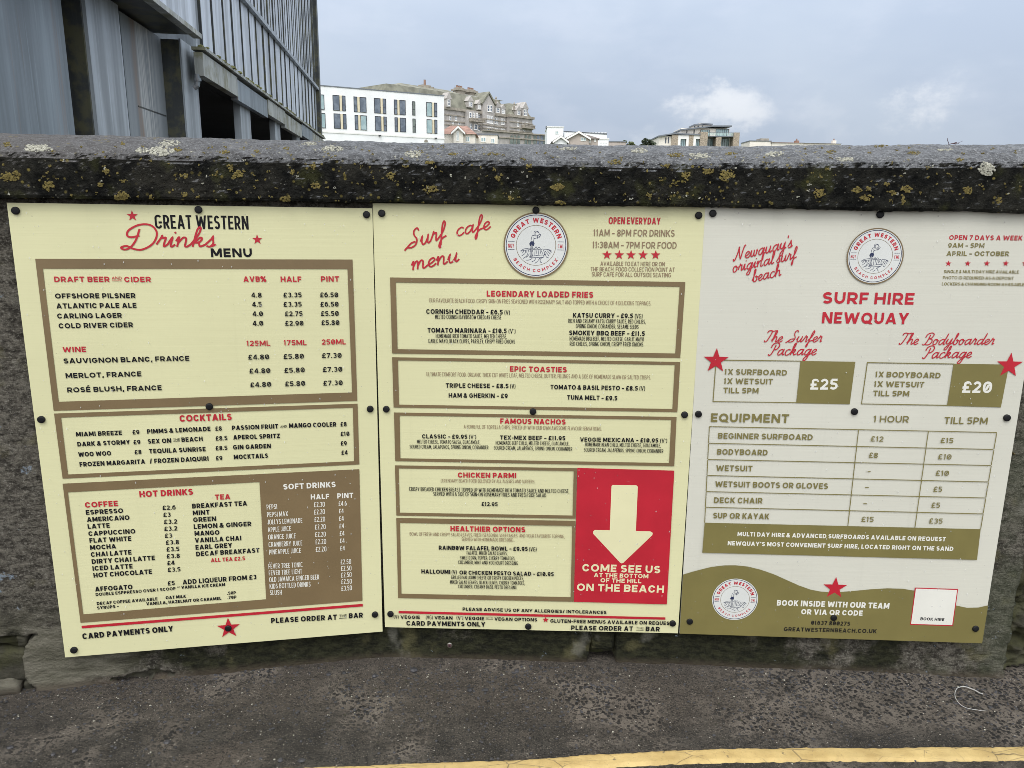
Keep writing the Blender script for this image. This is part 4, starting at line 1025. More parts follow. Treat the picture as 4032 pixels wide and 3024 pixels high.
def glyph(ch, w, t):
    """pen strokes of one capital: ('P', points) is a ribbon of constant width, ('D', x0,y0,x1,y1) a diagonal cut level at both ends"""
    a = t / 2; x0, x1, y0, y1 = a, w - a, a, 1 - a
    xm, ym = w / 2, .5
    rx = (x1 - x0) / 2; ry = min((y1 - y0) / 2, max(rx * 1.06, .18))
    D = lambda *q: ('D',) + q
    P = lambda *q: ('P', list(q))
    PL = lambda q: ('P', q)
    loop = lambda a0, a1: arc(xm, y1 - ry, rx, ry, a0, a1) if a1 <= 180 else arc(xm, y0 + ry, rx, ry, a0, a1)
    def bowl(ya, yb, xa=None):         # right-hand bowl from the stem at height ya round to height yb
        h = (ya - yb) / 2; r = min(h, (x1 - x0) * .6)
        return [(xa or x0, ya), (x1 - r, ya)] + arc(x1 - r, ya - h, r, h, 90, -90)[1:-1] + [(x1 - r, yb), (xa or x0, yb)]
    if ch in 'AV':
        u, v = (0, 1) if ch == 'A' else (1, 0)
        s = [D(a * 1.05, u, xm - t * .04, v), D(w - a * 1.05, u, xm + t * .04, v)]
        if ch == 'A': s.append(P((w * .24, .27), (w * .76, .27)))
        return s
    if ch == 'B': return [P((x0, 0), (x0, 1)), PL(bowl(y1, .52)), PL([(p[0], p[1]) for p in bowl(.52, y0)])]
    if ch in 'CG':
        k = max(.12, .20 if w > .5 else .14)
        pts = arc(xm, y1 - ry, rx, ry, 22 if ch == 'C' else 28, 180) + arc(xm, y0 + ry, rx, ry, 180, 338 if ch == 'C' else 355)
        s = [PL(pts)]
        if ch == 'G': s.append(P((xm + rx * .1, .45), (w, .45)))
        return s
    if ch == 'D': return [P((x0, 0), (x0, 1)), PL(bowl(y1, y0))]
    if ch in 'EÉ':
        s = [P((x0, 0), (x0, 1)), P((a, y1), (w, y1)), P((a, .5), (w * .92, .5)), P((a, y0), (w, y0))]
        if ch == 'É': s.append(D(w * .4, 1.08, w * .72, 1.32))
        return s
    if ch == 'F': return [P((x0, 0), (x0, 1)), P((a, y1), (w, y1)), P((a, .46), (w * .92, .46))]
    if ch == 'H': return [P((x0, 0), (x0, 1)), P((x1, 0), (x1, 1)), P((x0, .5), (x1, .5))]
    if ch == 'I': return [P((w / 2, 0), (w / 2, 1))]
    if ch == 'J': return [PL([(x1, 1)] + arc(xm, y0 + ry, rx, ry, 360, 195))]
    if ch == 'K': return [P((x0, 0), (x0, 1)), D(x0 + t * .3, .38, x1, 1), D(w * .42, .56, x1 + t * .05, 0)]
    if ch == 'L': return [P((x0, 0), (x0, 1)), P((a, y0), (w, y0))]
    if ch == 'M': return [P((x0, 0), (x0, 1)), P((x1, 0), (x1, 1)), D(x0 + t * .1, 1, xm, .16), D(x1 - t * .1, 1, xm, .16)]
    if ch == 'N': return [P((x0, 0), (x0, 1)), P((x1, 0), (x1, 1)), D(x0 + t * .1, 1, x1 - t * .1, 0)]
    if ch in 'OQ0':
        pts = arc(xm, y1 - ry, rx, ry, 0, 180) + arc(xm, y0 + ry, rx, ry, 180, 360)
        s = [PL(pts + [(pts[0][0], pts[0][1] + .002)])]
        if ch == 'Q': s.append(D(w * .56, .30, w * .93, -.04))
        if ch == '0' and w > .5: s.append(D(w * .36, .26, w * .64, .74))
        return s
    if ch in 'PR':
        s = [P((x0, 0), (x0, 1)), PL(bowl(y1, .40))]
        if ch == 'R': s.append(D(w * .5, .40, x1 + t * .08, 0))
        return s
    if ch == 'S' or ch == '$':
        h1 = (y1 - .51) / 2; h0 = (.51 - y0) / 2
        return [PL(arc(xm, y1 - h1, rx * .96, h1, 25, 265, 12) + arc(xm, y0 + h0, rx, h0, 85, -155, 12))]
    if ch == 'T': return [P((0, y1), (w, y1)), P((xm, 0), (xm, y1))]
    if ch == 'U': return [PL([(x0, 1)] + arc(xm, y0 + ry, rx, ry, 180, 360) + [(x1, 1)])]
    if ch == 'W':
        q = w * .27
        return [D(a * 1.05, 1, q, 0), D(xm, .92, q, 0), D(xm, .92, w - q, 0), D(w - a * 1.05, 1, w - q, 0)]
    if ch == 'X': return [D(a, 0, w - a, 1), D(a, 1, w - a, 0)]
    if ch == 'Y': return [D(a, 1, xm, .36), D(w - a, 1, xm, .36), P((xm, 0), (xm, .45))]
    if ch == 'Z': return [P((0, y1), (w, y1)), P((0, y0), (w, y0)), D(a * 1.1, t * .5, w - a * 1.1, 1 - t * .5)]
    if ch == '1': return [P((w - t, 0), (w - t, 1)), D(a, .76, w - t, .97)]
    if ch == '2': return [PL(arc(xm, y1 - min(rx, .26), rx, min(rx, .26), 165, -25, 10) + [(x0 + t * .2, y0 + t * .2)]), P((0, y0), (w, y0))]
    if ch == '3':
        h1 = (y1 - .53) / 2; h0 = (.53 - y0) / 2
        return [PL(arc(xm, y1 - h1, rx * .92, h1, 150, -90, 10)), PL(arc(xm, y0 + h0, rx, h0, 90, -150, 10))]
    if ch == '4': return [P((w * .72, 0), (w * .72, 1)), P((a * .6, .27), (w, .27)), D(w * .10, .27, w * .66, 1)]
    if ch == '5': return [P((a, y1), (w * .92, y1)), P((x0 + .02, .52), (x0 + .02, y1)), PL([(x0, .56)] + arc(xm * .92, .33, x1 - xm * .92, .33 - y0, 85, -150, 12))]
    if ch in '69':
        s = [PL(arc(xm, y0 + .29 - 0, rx, .29, 0, 360, 16)), PL([(x1 - .06, y1 - .02)] + arc(xm + .02, .40, rx + .02, y1 - .40, 75, 180, 7) + [(x0, .30)])]
        if ch == '9': s = [('P', [(w - x, 1 - y) for x, y in q[1]]) for q in s]
        return s
    if ch == '7': return [P((0, y1), (w, y1)), D(w * .30, 0, w - a, 1 - t * .6)]
    if ch == '8': return [PL(arc(xm, .74, rx * .9, .26 - a, 0, 360, 14)), PL(arc(xm, .26, rx, .27 - a * .9, 0, 360, 14))]
    if ch == '£': return [PL([(x1, .80)] + arc(w * .58, .76, w * .30, .24 - a, 15, 180, 7) + [(w * .30, .3), (w * .2, y0)]), P((0, y0), (w, y0)), P((0, .46), (w * .75, .46))]
    if ch == '&': return [PL([(w - a, .0), (w * .25, .72)] + arc(w * .43, .80, w * .2, .2 - a, 190, -20, 8) + [(w * .22, .42)] + arc(w * .38, .25, w * .36, .25 - a, 150, 310, 6) + [(w - a, .48)])]
    if ch == '%': return [PL(arc(w * .2, .78, w * .14, .16, 0, 360, 10)), PL(arc(w * .8, .22, w * .14, .16, 0, 360, 10)), D(w * .2, 0, w * .8, 1)]
    if ch == '/': return [D(a, -.05, w - a, 1.05)]
    if ch in '–-': return [P((0, .42), (w, .42))]
    if ch == '.': return [P((w / 2, 0), (w / 2, t * 1.02))]
    if ch == ',': return [D(w / 2 - t * .18, -.16, w / 2 + t * .12, t)]
    if ch == "'": return [P((w / 2, .68), (w / 2, 1))]
    if ch == ':': return [P((w / 2, .12), (w / 2, .12 + t * 1.1)), P((w / 2, .58), (w / 2, .58 + t * 1.1))]
    if ch == '(': return [PL(arc(w + .1, .46, w + .05, .62, 125, 235, 7))]
    if ch == ')': return [PL(arc(-.1, .46, w + .05, .62, 55, -55, 7))]
    if ch == '*': return [P((w / 2, .74), (w / 2, .74 + min(.2, t * 1.4)))]
    return []


def layout_text(txt, cap, width, t, space=.34):
    """strokes of a line of text fitted to a width: list of (stroke, x offset, glyph index)"""
    gap = .14 + t * .15
    tot = 0
    fixed = 0
    for ch in txt:
        if ch == ' ': tot += space
        else:
            w = WID[ch]; tot += w + gap
            if w == 0: tot += t
    tot -= gap
    k = (width / cap) / tot
    k = max(.3, k)
    tt = min(t, t * (k / .72) ** .55) if k < .72 else t         # narrow faces are lighter
    ga = max(gap * k, .092 if t < .2 else .07)
    n_ = len(txt.replace(' ', '')); sp = max(space * k, .21) if t < .2 else space * k; nsp = txt.count(' ')
    if ga > gap * k:                       # narrow faces keep air between the letters
        k2 = (width / cap - ga * (n_ - 1) - sp * nsp) / (tot - gap * (n_ - 1) - space * nsp + 1e-6); k = max(.22, k2)
    else: sp = space * k
    x = 0; outl = []
    for ch in txt:
        if ch == ' ': x += sp; continue
        w = WID[ch] * k if WID[ch] else max(tt, t * k)
        w = max(w, tt)
        outl.append((glyph(ch, w, tt), x)); x += w + ga
    # absorb the rounding of the last advance
    real = x - ga
    f = (width / cap) / real
    return outl, f, tt


class Ink(MB):
    """flat print on a board; local x right, z up, the face at -y; strokes that cross lie a hair above one another"""
    def __init__(s, y): super().__init__(); s.y = y; s.k = 0
    def quad(s, pts): s.face([s.vert(p[0], s.y - s.k * 6e-6, p[1]) for p in pts])
    def ribbon(s, pts, wd, rise=0.0):
        n = len(pts); L = []; R = []
        closed = (pts[0][0] - pts[-1][0]) ** 2 + (pts[0][1] - pts[-1][1]) ** 2 < (wd * .3) ** 2 and n > 4
        for i, (x, y) in enumerate(pts):
            if closed and i in (0, n - 1): ax, ay = pts[n - 2]; bx, by = pts[1]
            else: ax, ay = pts[max(i - 1, 0)]; bx, by = pts[min(i + 1, n - 1)]
            d1 = Vector((x - ax, y - ay)); d2 = Vector((bx - x, by - y))
            if d1.length < 1e-9: d1 = d2
            if d2.length < 1e-9: d2 = d1
            d1.normalize(); d2.normalize()
            tn = d1 + d2
            if tn.length < 1e-6: tn = d1.copy()
            tn.normalize(); nn = Vector((-tn.y, tn.x))
            m = 1 / max(.6, nn.dot(Vector((-d1.y, d1.x))))
            h = wd / 2 * m
            yy = s.y - s.k * 6e-6 - i * rise
            L.append(s.vert(x + nn.x * h, yy, y + nn.y * h)); R.append(s.vert(x - nn.x * h, yy, y - nn.y * h))
        for i in range(n - 1): s.face([R[i], R[i + 1], L[i + 1], L[i]])
        s.k += 1
    def diag(s, x0, y0, x1, y1, t, X):
        if y0 > y1: x0, y0, x1, y1 = x1, y1, x0, y0
        dx, dy = x1 - x0, max(y1 - y0, 1e-4)
        h = min(t * math.hypot(dx, dy) / dy / 2, t * 1.4)
        s.quad([X(x0 - h, y0), X(x0 + h, y0), X(x1 + h, y1), X(x1 - h, y1)]); s.k += 1
    def text(s, txt, p0, p1, cap, t):
        d = Vector((p1[0] - p0[0], p1[1] - p0[1])); W = d.length; d.normalize(); up = Vector((-d.y, d.x))
        outl, f, tt = layout_text(txt, cap, W, t)
        for strokes, gx in outl:
            s.k = 0
            def X(x, y): q = ((gx + x) * f * cap, y * cap); return (p0[0] + d.x * q[0] + up.x * q[1], p0[1] + d.y * q[0] + up.y * q[1])
            s.strokes(strokes, X, tt, cap)
    def strokes(s, strokes, X, tt, cap):
        for st in strokes:
            if st[0] == 'P': s.ribbon([X(*p) for p in st[1]], tt * cap, 1e-6)
            else: s.diag(*st[1:], tt, X)
    def arctext(s, txt, c, r, a0, a1, cap, t, inside=False):
        """letters round a circle from angle a0 to a1 (degrees); r is the radius of the baseline"""
        gap = .2; tot = sum((.45 if ch == ' ' else WID[ch] + gap + (t if WID[ch] == 0 else 0)) for ch in txt) - gap
        k = abs(rad(a1 - a0)) * r / cap / tot
        x = 0
        sg = 1 if a1 > a0 else -1
        for ch in txt:
            if ch == ' ': x += .45; continue
            w = WID[ch] or t
            an = rad(a0) + sg * (x + w / 2) * k * cap / r
            e = Vector((math.cos(an), math.sin(an))); d = Vector((-e.y, e.x)) * sg; up = e * (-1 if sg > 0 else 1)
            kw = min(k, 1.0) * .98
            def X(px, py): q = d * ((px - w / 2) * kw * cap) + up * (py * cap); return (c[0] + e.x * r + q.x, c[1] + e.y * r + q.y)
            s.k = 0
            s.strokes(glyph(ch, w, t), X, t, cap)
            x += w + gap
    def disc(s, c, r, n=56): s.face([s.vert(c[0] + r * math.cos(2 * math.pi * i / n), s.y, c[1] + r * math.sin(2 * math.pi * i / n)) for i in range(n)])
    def ring(s, c, r0, r1, n=56):
        A = [[s.vert(c[0] + r * math.cos(2 * math.pi * i / n), s.y, c[1] + r * math.sin(2 * math.pi * i / n)) for i in range(n)] for r in (r0, r1)]
        for i in range(n): j = (i + 1) % n; s.face([A[0][i], A[1][i], A[1][j], A[0][j]])
    def star(s, c, r):
        pts = [(c[0] + (r if i % 2 == 0 else r * .40) * math.sin(math.pi * i / 5), c[1] + (r if i % 2 == 0 else r * .40) * math.cos(math.pi * i / 5)) for i in range(10)]
        s.face([s.vert(x, s.y, z) for x, z in pts][::-1])


SCRIPT = {
 'a': (1.35, [[(1.0,.8),(.7,1),(.3,.8),(.15,.35),(.35,.02),(.7,.2),(1.0,.75),(1.05,1),(1.0,.4),(1.1,.05),(1.35,.25)]]),
 'b': (1.15, [[(0,.25),(.35,1.2),(.5,1.9),(.35,2.05),(.25,1.7),(.25,.4),(.4,.02),(.75,.1),(.9,.5),(.75,.9),(.62,.8),(.8,.72),(1.15,.75)]]),
 'c': (1.0, [[(.9,.8),(.65,1),(.25,.8),(.12,.4),(.35,.02),(.7,.05),(1.0,.3)]]),
 'd': (1.35, [[(1.0,.8),(.7,1),(.3,.8),(.15,.35),(.35,.02),(.7,.2),(1.05,.9),(1.2,2.0),(1.05,1.0),(1.0,.3),(1.1,.03),(1.35,.25)]]),
 'e': (.95, [[(0,.25),(.45,.45),(.75,.75),(.55,1),(.2,.8),(.12,.35),(.35,.02),(.65,.05),(.95,.3)]]),
 'f': (.95, [[(0,.25),(.5,.9),(.75,1.7),(.6,2.05),(.42,1.6),(.35,.5),(.3,-.6),(.2,-.9),(.1,-.6),(.35,0),(.6,.2),(.95,.3)]]),
 'g': (1.3, [[(1.0,.8),(.7,1),(.3,.8),(.15,.35),(.35,.02),(.7,.2),(1.05,1),(.95,0),(.75,-.8),(.4,-.95),(.3,-.65),(.7,-.15),(1.3,.25)]]),
 'h': (1.3, [[(0,.25),(.4,1.2),(.5,1.9),(.35,2.05),(.22,1.6),(.2,0)], [(.2,.3),(.5,.9),(.8,.95),(.9,.6),(.9,.15),(1.05,.02),(1.3,.25)]]),
 'i': (.6, [[(0,.25),(.25,1),(.25,.2),(.38,.02),(.6,.25)], [(.36,1.42),(.42,1.55)]]),
 'k': (1.2, [[(0,.25),(.4,1.2),(.5,1.9),(.35,2.05),(.22,1.6),(.2,0)], [(.2,.35),(.6,.95),(.8,.85),(.65,.5),(.3,.45),(.6,.4),(.8,.05),(1.2,.25)]]),
 'l': (.65, [[(0,.25),(.4,1.2),(.5,1.9),(.35,2.05),(.22,1.6),(.22,.3),(.35,.02),(.65,.25)]]),
 'm': (1.75, [[(0,.6),(.18,1),(.2,0)], [(.2,.4),(.45,.95),(.65,.9),(.7,.5),(.7,0)], [(.7,.4),(.95,.95),(1.2,.9),(1.25,.5),(1.28,.1),(1.45,.02),(1.75,.25)]]),
 'n': (1.25, [[(0,.6),(.18,1),(.2,0)], [(.2,.4),(.5,.95),(.75,.9),(.8,.5),(.82,.1),(.98,.02),(1.25,.25)]]),
 'o': (1.05, [[(.5,1),(.2,.85),(.1,.45),(.3,.02),(.65,.1),(.8,.55),(.6,.95),(.45,.95),(.7,.75),(1.05,.75)]]),
 'q': (1.3, [[(1.0,.8),(.7,1),(.3,.8),(.15,.35),(.35,.02),(.7,.2),(1.05,1),(.95,-.2),(.9,-.95),(1.05,-.7),(1.1,-.1),(1.3,.25)]]),
 'r': (.9, [[(0,.25),(.25,.95),(.3,1.15),(.35,.92),(.62,.95),(.6,.4),(.65,.05),(.9,.25)]]),
 's': (.85, [[(0,.25),(.35,.8),(.45,1.1),(.5,.8),(.6,.35),(.4,.02),(.1,.1)], [(.5,.04),(.85,.25)]]),
 'u': (1.25, [[(0,.4),(.2,1),(.15,.4),(.3,.02),(.6,.15),(.85,.7),(.9,1),(.85,.3),(.98,.02),(1.25,.25)]]),
 'w': (1.4, [[(0,.4),(.2,1),(.15,.3),(.35,.02),(.6,.3),(.68,.95),(.68,.3),(.85,.02),(1.1,.3),(1.15,.95),(1.2,.8),(1.4,.75)]]),
 'y': (1.2, [[(0,.4),(.2,1),(.15,.5),(.3,.15),(.6,.25),(.85,.9),(.9,1),(.85,.1),(.65,-.8),(.35,-.95),(.25,-.65),(.6,-.15),(1.2,.25)]]),
 "'": (.3, [[(.15,2.0),(.1,1.6)]]),
 'D': (2.55, [[(1.0,1.9),(.9,.8),(.6,.1),(.2,-.1),(-.1,.1),(.3,.25),(.9,-.05),(1.6,-.1),(2.3,.5),(2.4,1.5),(1.8,2.25),(.9,2.3),(.2,1.8),(.15,1.3),(.5,1.1),(1.1,1.25)]]),
 'S': (1.6, [[(1.35,1.75),(1.15,2.1),(.8,1.9),(.8,1.4),(1.15,.8),(1.0,.2),(.5,0),(0,.1),(-.3,-.15)], [(-.1,.02),(.45,.5),(1.0,.58)]]),
 'N': (1.9, [[(-.2,.35),(-.1,0),(.15,.2),(.5,1.2),(.65,2.1)], [(.65,2.1),(.8,1),(1.1,.05)], [(1.1,.05),(1.4,1.4),(1.65,2.1),(1.85,2.0)]]),
 'T': (1.4, [[(0,1.6),(.1,1.95),(.5,2.05),(1.1,1.95),(1.6,2.1)], [(.9,2.0),(.75,1),(.45,.1),(.1,0),(0,.25)]]),
 'P': (1.5, [[(.75,1.8),(.65,.8),(.4,.05),(.1,0),(0,.2)], [(.05,1.3),(.2,1.9),(.9,2.15),(1.4,1.8),(1.3,1.2),(.9,.95),(.65,1.05)]]),
 'B': (1.7, [[(.75,1.8),(.65,.8),(.4,.05),(.1,0),(0,.2)], [(.05,1.3),(.2,1.9),(.9,2.15),(1.35,1.85),(1.2,1.3),(.8,1.1),(1.3,1.0),(1.5,.5),(1.2,.05),(.7,0),(.4,.2)]]),
}


def catmull(p, n=5):
    q = [p[0]] + list(p) + [p[-1]]; o = []
    for i in range(1, len(q) - 2):
        a, b, c, d = q[i - 1:i + 3]
        for k in range(n):
            t = k / n
            o.append(tuple(.5 * (2 * b[j] + (c[j] - a[j]) * t + (2 * a[j] - 5 * b[j] + 4 * c[j] - d[j]) * t * t + (3 * b[j] - a[j] - 3 * c[j] + d[j]) * t ** 3) for j in (0, 1)))
    o.append(tuple(p[-1])); return o


def script_word(ink, txt, p0, p1, xh, wd, shear=.32):
    d = Vector((p1[0] - p0[0], p1[1] - p0[1])); W = d.length; d.normalize(); up = Vector((-d.y, d.x))
    k = W / sum(SCRIPT[c][0] for c in txt)
    x = 0
    for i, ch in enumerate(txt):
        w, ss = SCRIPT[ch]
        ink.k = i % 2
        for s_ in ss:
            pts = [((x + px + 0) * k + py * xh * shear, py * xh) for px, py in s_]
            pts = catmull(pts)
            ink.ribbon([(p0[0] + d.x * a + up.x * b, p0[1] + d.y * a + up.y * b) for a, b in pts], wd * xh * 1.25, 1.2e-6)
            ink.k += 2
        x += w


BW_, BH_ = .841, 1.189


def emblem(parent, cx, cz, r, outer, y):
    e = Ink(y); e.disc((cx, cz), r * .965); o = e.build('emblem', M['badge_white'], parent, fix=False)
    y -= .00012
    if outer:
        i = Ink(y); i.ring((cx, cz), r * .955, r); i.build('outer_ring', M['ink_brown'], o, fix=False)
    i = Ink(y); i.ring((cx, cz), r * .905, r * .928)
    for sx in (-1, 1):
        for h in (.11, -.135): i.quad([(cx + sx * r * .76 - r * .1, cz + r * h), (cx + sx * r * .76 + r * .1, cz + r * h), (cx + sx * r * .76 + r * .1, cz + r * (h + .016)), (cx + sx * r * .76 - r * .1, cz + r * (h + .016))])
    i.build('line_ring', M['ink_navy'], o, fix=False)
    i = Ink(y); i.ring((cx, cz), r * .600, r * .614); i.build('inner_ring', M['ink_brown'], o, fix=False)
    i = Ink(y - .0001)
    i.arctext('GREAT WESTERN', (cx, cz), r * .69, 163, 17, r * .145, .25)
    i.arctext('BEACH COMPLEX', (cx, cz), r * .815, 211, 329, r * .098, .2)
    i.text('NQY', (cx - r * .855, cz - r * .075), (cx - r * .675, cz - r * .075), r * .118, .15)
    i.text('CWL', (cx + r * .675, cz - r * .075), (cx + r * .855, cz - r * .075), r * .118, .15)
    i.build('lettering', M['ink_red'], o, fix=False)
    i = Ink(y - .0001)
    for q in EMBLEM_LINES:
        pts = [(cx + q[n] * r, cz - q[n + 1] * r) for n in range(0, len(q), 2)]
        i.ribbon(catmull(pts, 3), r * .014, 1e-6)
    i.face([i.vert(cx + EMBLEM_SKIRT[n] * r, i.y - 2e-4, cz - EMBLEM_SKIRT[n + 1] * r) for n in range(0, len(EMBLEM_SKIRT), 2)])
    i.build('surfer_drawing', M['ink_navy'], o, fix=False)


def make_board(name, label, cat, pose, panel_mat, parts, screws, emblems, seed):
    yaw, X, Y, Z, tilt = pose
    e1 = Vector((math.cos(yaw), math.sin(yaw), 0))
    tl = Vector((X, Y, Z + EYE.z))
    axx = e1 * math.cos(tilt) + Vector((0, 0, -math.sin(tilt))); axz = e1 * math.sin(tilt) + Vector((0, 0, math.cos(tilt)))
    org = tl - axz * BH_
    root = empty(name, label=label, cat=cat, group='sign boards fixed along the sea wall')
    ay = axz.cross(axx)
    root.matrix_world = Matrix(((axx.x, ay.x, axz.x, org.x), (axx.y, ay.y, axz.y, org.y), (axx.z, ay.z, axz.z, org.z), (0, 0, 0, 1)))
    p = MB()
    rnd = random.Random(seed)
    # a thin board, very slightly bowed between its fixings
    nx, nz = 22, 30
    bow = lambda x, z: .0012 * noise.noise(Vector((x * 2.2, z * 2.2, seed))) - .0006
    F = [[p.vert(BW_ * i / nx, -.004 + bow(i / nx, j / nz), BH_ * j / nz) for i in range(nx + 1)] for j in range(nz + 1)]
    Bk = [[p.vert(BW_ * i / nx, 0 + bow(i / nx, j / nz), BH_ * j / nz) for i in range(nx + 1)] for j in range(nz + 1)]
    for j in range(nz):
        for i in range(nx):
            p.face([F[j][i], F[j][i + 1], F[j + 1][i + 1], F[j + 1][i]]); p.face([Bk[j][i], Bk[j + 1][i], Bk[j + 1][i + 1], Bk[j][i + 1]])
    for i in range(nx):
        p.face([F[0][i], Bk[0][i], Bk[0][i + 1], F[0][i + 1]]); p.face([F[nz][i], F[nz][i + 1], Bk[nz][i + 1], Bk[nz][i]])
    for j in range(nz):
        p.face([F[j][0], F[j + 1][0], Bk[j + 1][0], Bk[j][0]]); p.face([F[j][nx], Bk[j][nx], Bk[j + 1][nx], F[j + 1][nx]])
    p.build('panel', panel_mat, root)
    Y0 = -.0056
    mm = lambda x, y: (x / 1000, BH_ - y / 1000)
    made = []
    def box_of(it):
        if it[0] in 'TJ':
            h = it[6] * (1.0 if it[0] == 'T' else 2.2); return min(it[2], it[4]), min(it[3], it[5]) - h, max(it[2], it[4]), max(it[3], it[5]) + (0 if it[0] == 'T' else it[6]), it[6] * (1.0 if it[0] == 'T' else 1.4)
        q = it[1]; return min(q[::2]), min(q[1::2]), max(q[::2]), max(q[1::2]), 4
    def blocks(items):                     # lines that stand together make one block of lettering
        g = [[i] for i in items]
        def touch(a, b):
            for u in a:
                for v in b:
                    A, B = box_of(u), box_of(v); e = min(A[4], B[4]) * 1.25
                    if A[0] - e < B[2] and B[0] - e < A[2] and A[1] - e < B[3] and B[1] - e < A[3]: return True
        i = 0
        while i < len(g):
            for j in range(i + 1, len(g)):
                if touch(g[i], g[j]): g[i] += g.pop(j); i = -1; break
            i += 1
        return g
    jobs = []
    for idx, (pn, mat, par, lab, items) in enumerate(parts):
        bl_ = blocks(items) if 'lettering' in pn else [items]
        for n, q in enumerate(bl_): jobs.append((idx, pn, mat, par, lab, q, n == 0))
    for idx, pn, mat, par, lab, items, first in jobs:
        ink = Ink(Y0 - idx * .00005)
        for it in items:
            ink.k = 0
            if it[0] == 'T': ink.text(it[1], mm(it[2], it[3]), mm(it[4], it[5]), it[6] / 1000, it[7])
            elif it[0] == 'J': script_word(ink, it[1], mm(it[2], it[3]), mm(it[4], it[5]), it[6] / 1000, it[7])
            elif it[0] == 'S': ink.star(mm(it[1], it[2]), it[3] / 1000)
            elif it[0] == 'Q':
                q = it[1]; ink.face([ink.vert(a, ink.y, b) for a, b in [mm(q[n], q[n + 1]) for n in range(0, len(q), 2)]][::-1])
            elif it[0] == 'R':
                o = [ink.vert(a, ink.y, b) for a, b in [mm(it[1][n], it[1][n + 1]) for n in range(0, 8, 2)]]
                q = [ink.vert(a, ink.y, b) for a, b in [mm(it[2][n], it[2][n + 1]) for n in range(0, 8, 2)]]
                for n in range(4): m_ = (n + 1) % 4; ink.face([o[n], q[n], q[m_], o[m_]])
        o = ink.build(pn, M[mat], made[par] if par is not None else root, fix=False, label=lab)
        if first: made.append(o)
    for cx, cy, r, outer in emblems:
        q = mm(cx, cy); emblem(root, q[0], q[1], r / 1000, outer, Y0 - len(parts) * .00005)
    cap = None
    for cx, cy in screws:
        q = mm(cx, cy)
        if cap is None:
            c = MB(); c.lathe([(.0090, 0), (.0092, .0030), (.0089, .0048), (.0080, .0057), (.0060, .0062), (.0005, .0063)], 20, 'y')
            cap = c.build('screw_cap', M['cap'], root, smooth=True); o = cap
        else:
            o = cap.copy(); COL.objects.link(o); o.parent = root
        o.location = (q[0], -.0046, q[1]); o.rotation_euler = (rnd.uniform(-.12, .12), rnd.uniform(0, 3), rnd.uniform(-.12, .12))
    # rain standing on the face
    d = MB()
    for _ in range(420):
        x, z = rnd.uniform(.01, BW_ - .01), rnd.uniform(.01, BH_ - .01)
        r = rnd.choice((.0007, .0009, .0009, .0012, .0017)); h = r * .45; k = rnd.uniform(1.0, 1.9)
        b = len(d.v)
        for n in range(6): a = n * math.pi / 3; d.vert(x + r * math.cos(a), -.0076, z + r * k * math.sin(a))
        for n in range(6): a = n * math.pi / 3; d.vert(x + r * .6 * math.cos(a), -.0076 - h * .8, z - r * .1 + r * k * .6 * math.sin(a))
        t_ = d.vert(x, -.0076 - h, z - r * .2)
        for n in range(6):
            m_ = (n + 1) % 6; d.face([b + n, b + m_, b + 6 + m_, b + 6 + n]); d.face([b + 6 + n, b + 6 + m_, t_])
        d.face([b + n for n in range(6)][::-1])
    d.build('raindrops', M['drop'], root, smooth=True, kind='stuff')
    return root


POSES = [(.1837, -1.1876, 1.8468, -.0109, .0025), (-.0173, -.3590, 2.0029, -.0004, -.0026), (-.0474, .4794, 1.9879, .0021, -.0085)]
make_board('menu_board', 'pale yellow drinks menu board with beer, wine and cocktail price lists in brown frames', 'menu board', POSES[0], M['board_cream'], BOARD_1_PARTS, BOARD_1_SCREWS, BOARD_1_EMBLEMS, 1)
make_board('menu_board', 'pale yellow surf cafe food menu board with round emblem and red arrow panel', 'menu board', POSES[1], M['board_cream'], BOARD_2_PARTS, BOARD_2_SCREWS, BOARD_2_EMBLEMS, 2)
make_board('price_board', 'off-white surf hire price board with olive table and olive wave along its foot', 'price board', POSES[2], M['board_white'], BOARD_3_PARTS, BOARD_3_SCREWS, BOARD_3_EMBLEMS, 3)
# ------------------------------------------------------------------ the wall
# plan of the wall face, just behind the boards (x, y); each leg carries one board
PLAN = [(-3.35, 1.463), (-.3605, 2.0165), (.481, 2.0035), (1.36, 1.962), (3.3, 1.868)]


def plan_at(s):
    """point and outward normal at arc length s from the corner between the first two boards, corners eased"""
    acc = [-math.dist(PLAN[0], PLAN[1]), 0]
    for a, b in zip(PLAN[1:-1], PLAN[2:]): acc.append(acc[-1] + math.dist(a, b))
    def raw(u):
        for i in range(len(PLAN) - 1):
            if u <= acc[i + 1] or i == len(PLAN) - 2:
                f = (u - acc[i]) / (acc[i + 1] - acc[i]); a, b = Vector(PLAN[i]), Vector(PLAN[i + 1]); return a + (b - a) * f
    e = .05
    p = (raw(s - e * .5) + raw(s + e * .5) + raw(s)) / 3
    t = (raw(s + e) - raw(s - e)).normalized()
    return p, Vector((t.y, -t.x))


S0, S1 = -3.0, 3.6
wall = empty('sea_wall', (0, 2.0, 0), label='low mossy cement-rendered sea wall under a dark lichened coping', cat='wall')
W_OFF = Vector((0, -2.0, 0))


def fbm(x, y, z, o=4): return noise.fractal(Vector((x, y, z)), 1.0, 2.0, o)


# outlines of the broken patches in the render, as pixels of the photograph turned into wall coordinates
def wall_sz(px, py):
    d = ray(px, py); best = None
    s = -1.6
    while s < 2.3:
        p, n = plan_at(s)
        k = (n.x * (p.x - EYE.x) + n.y * (p.y - EYE.y)) / (n.x * d.x + n.y * d.y)
        q = EYE + d * k; e = (q.x - p.x) * -n.y + (q.y - p.y) * n.x
        if best is None or abs(e) < best[0]: best = (abs(e), s, q.z)
        s += .01
    return best[1], best[2]


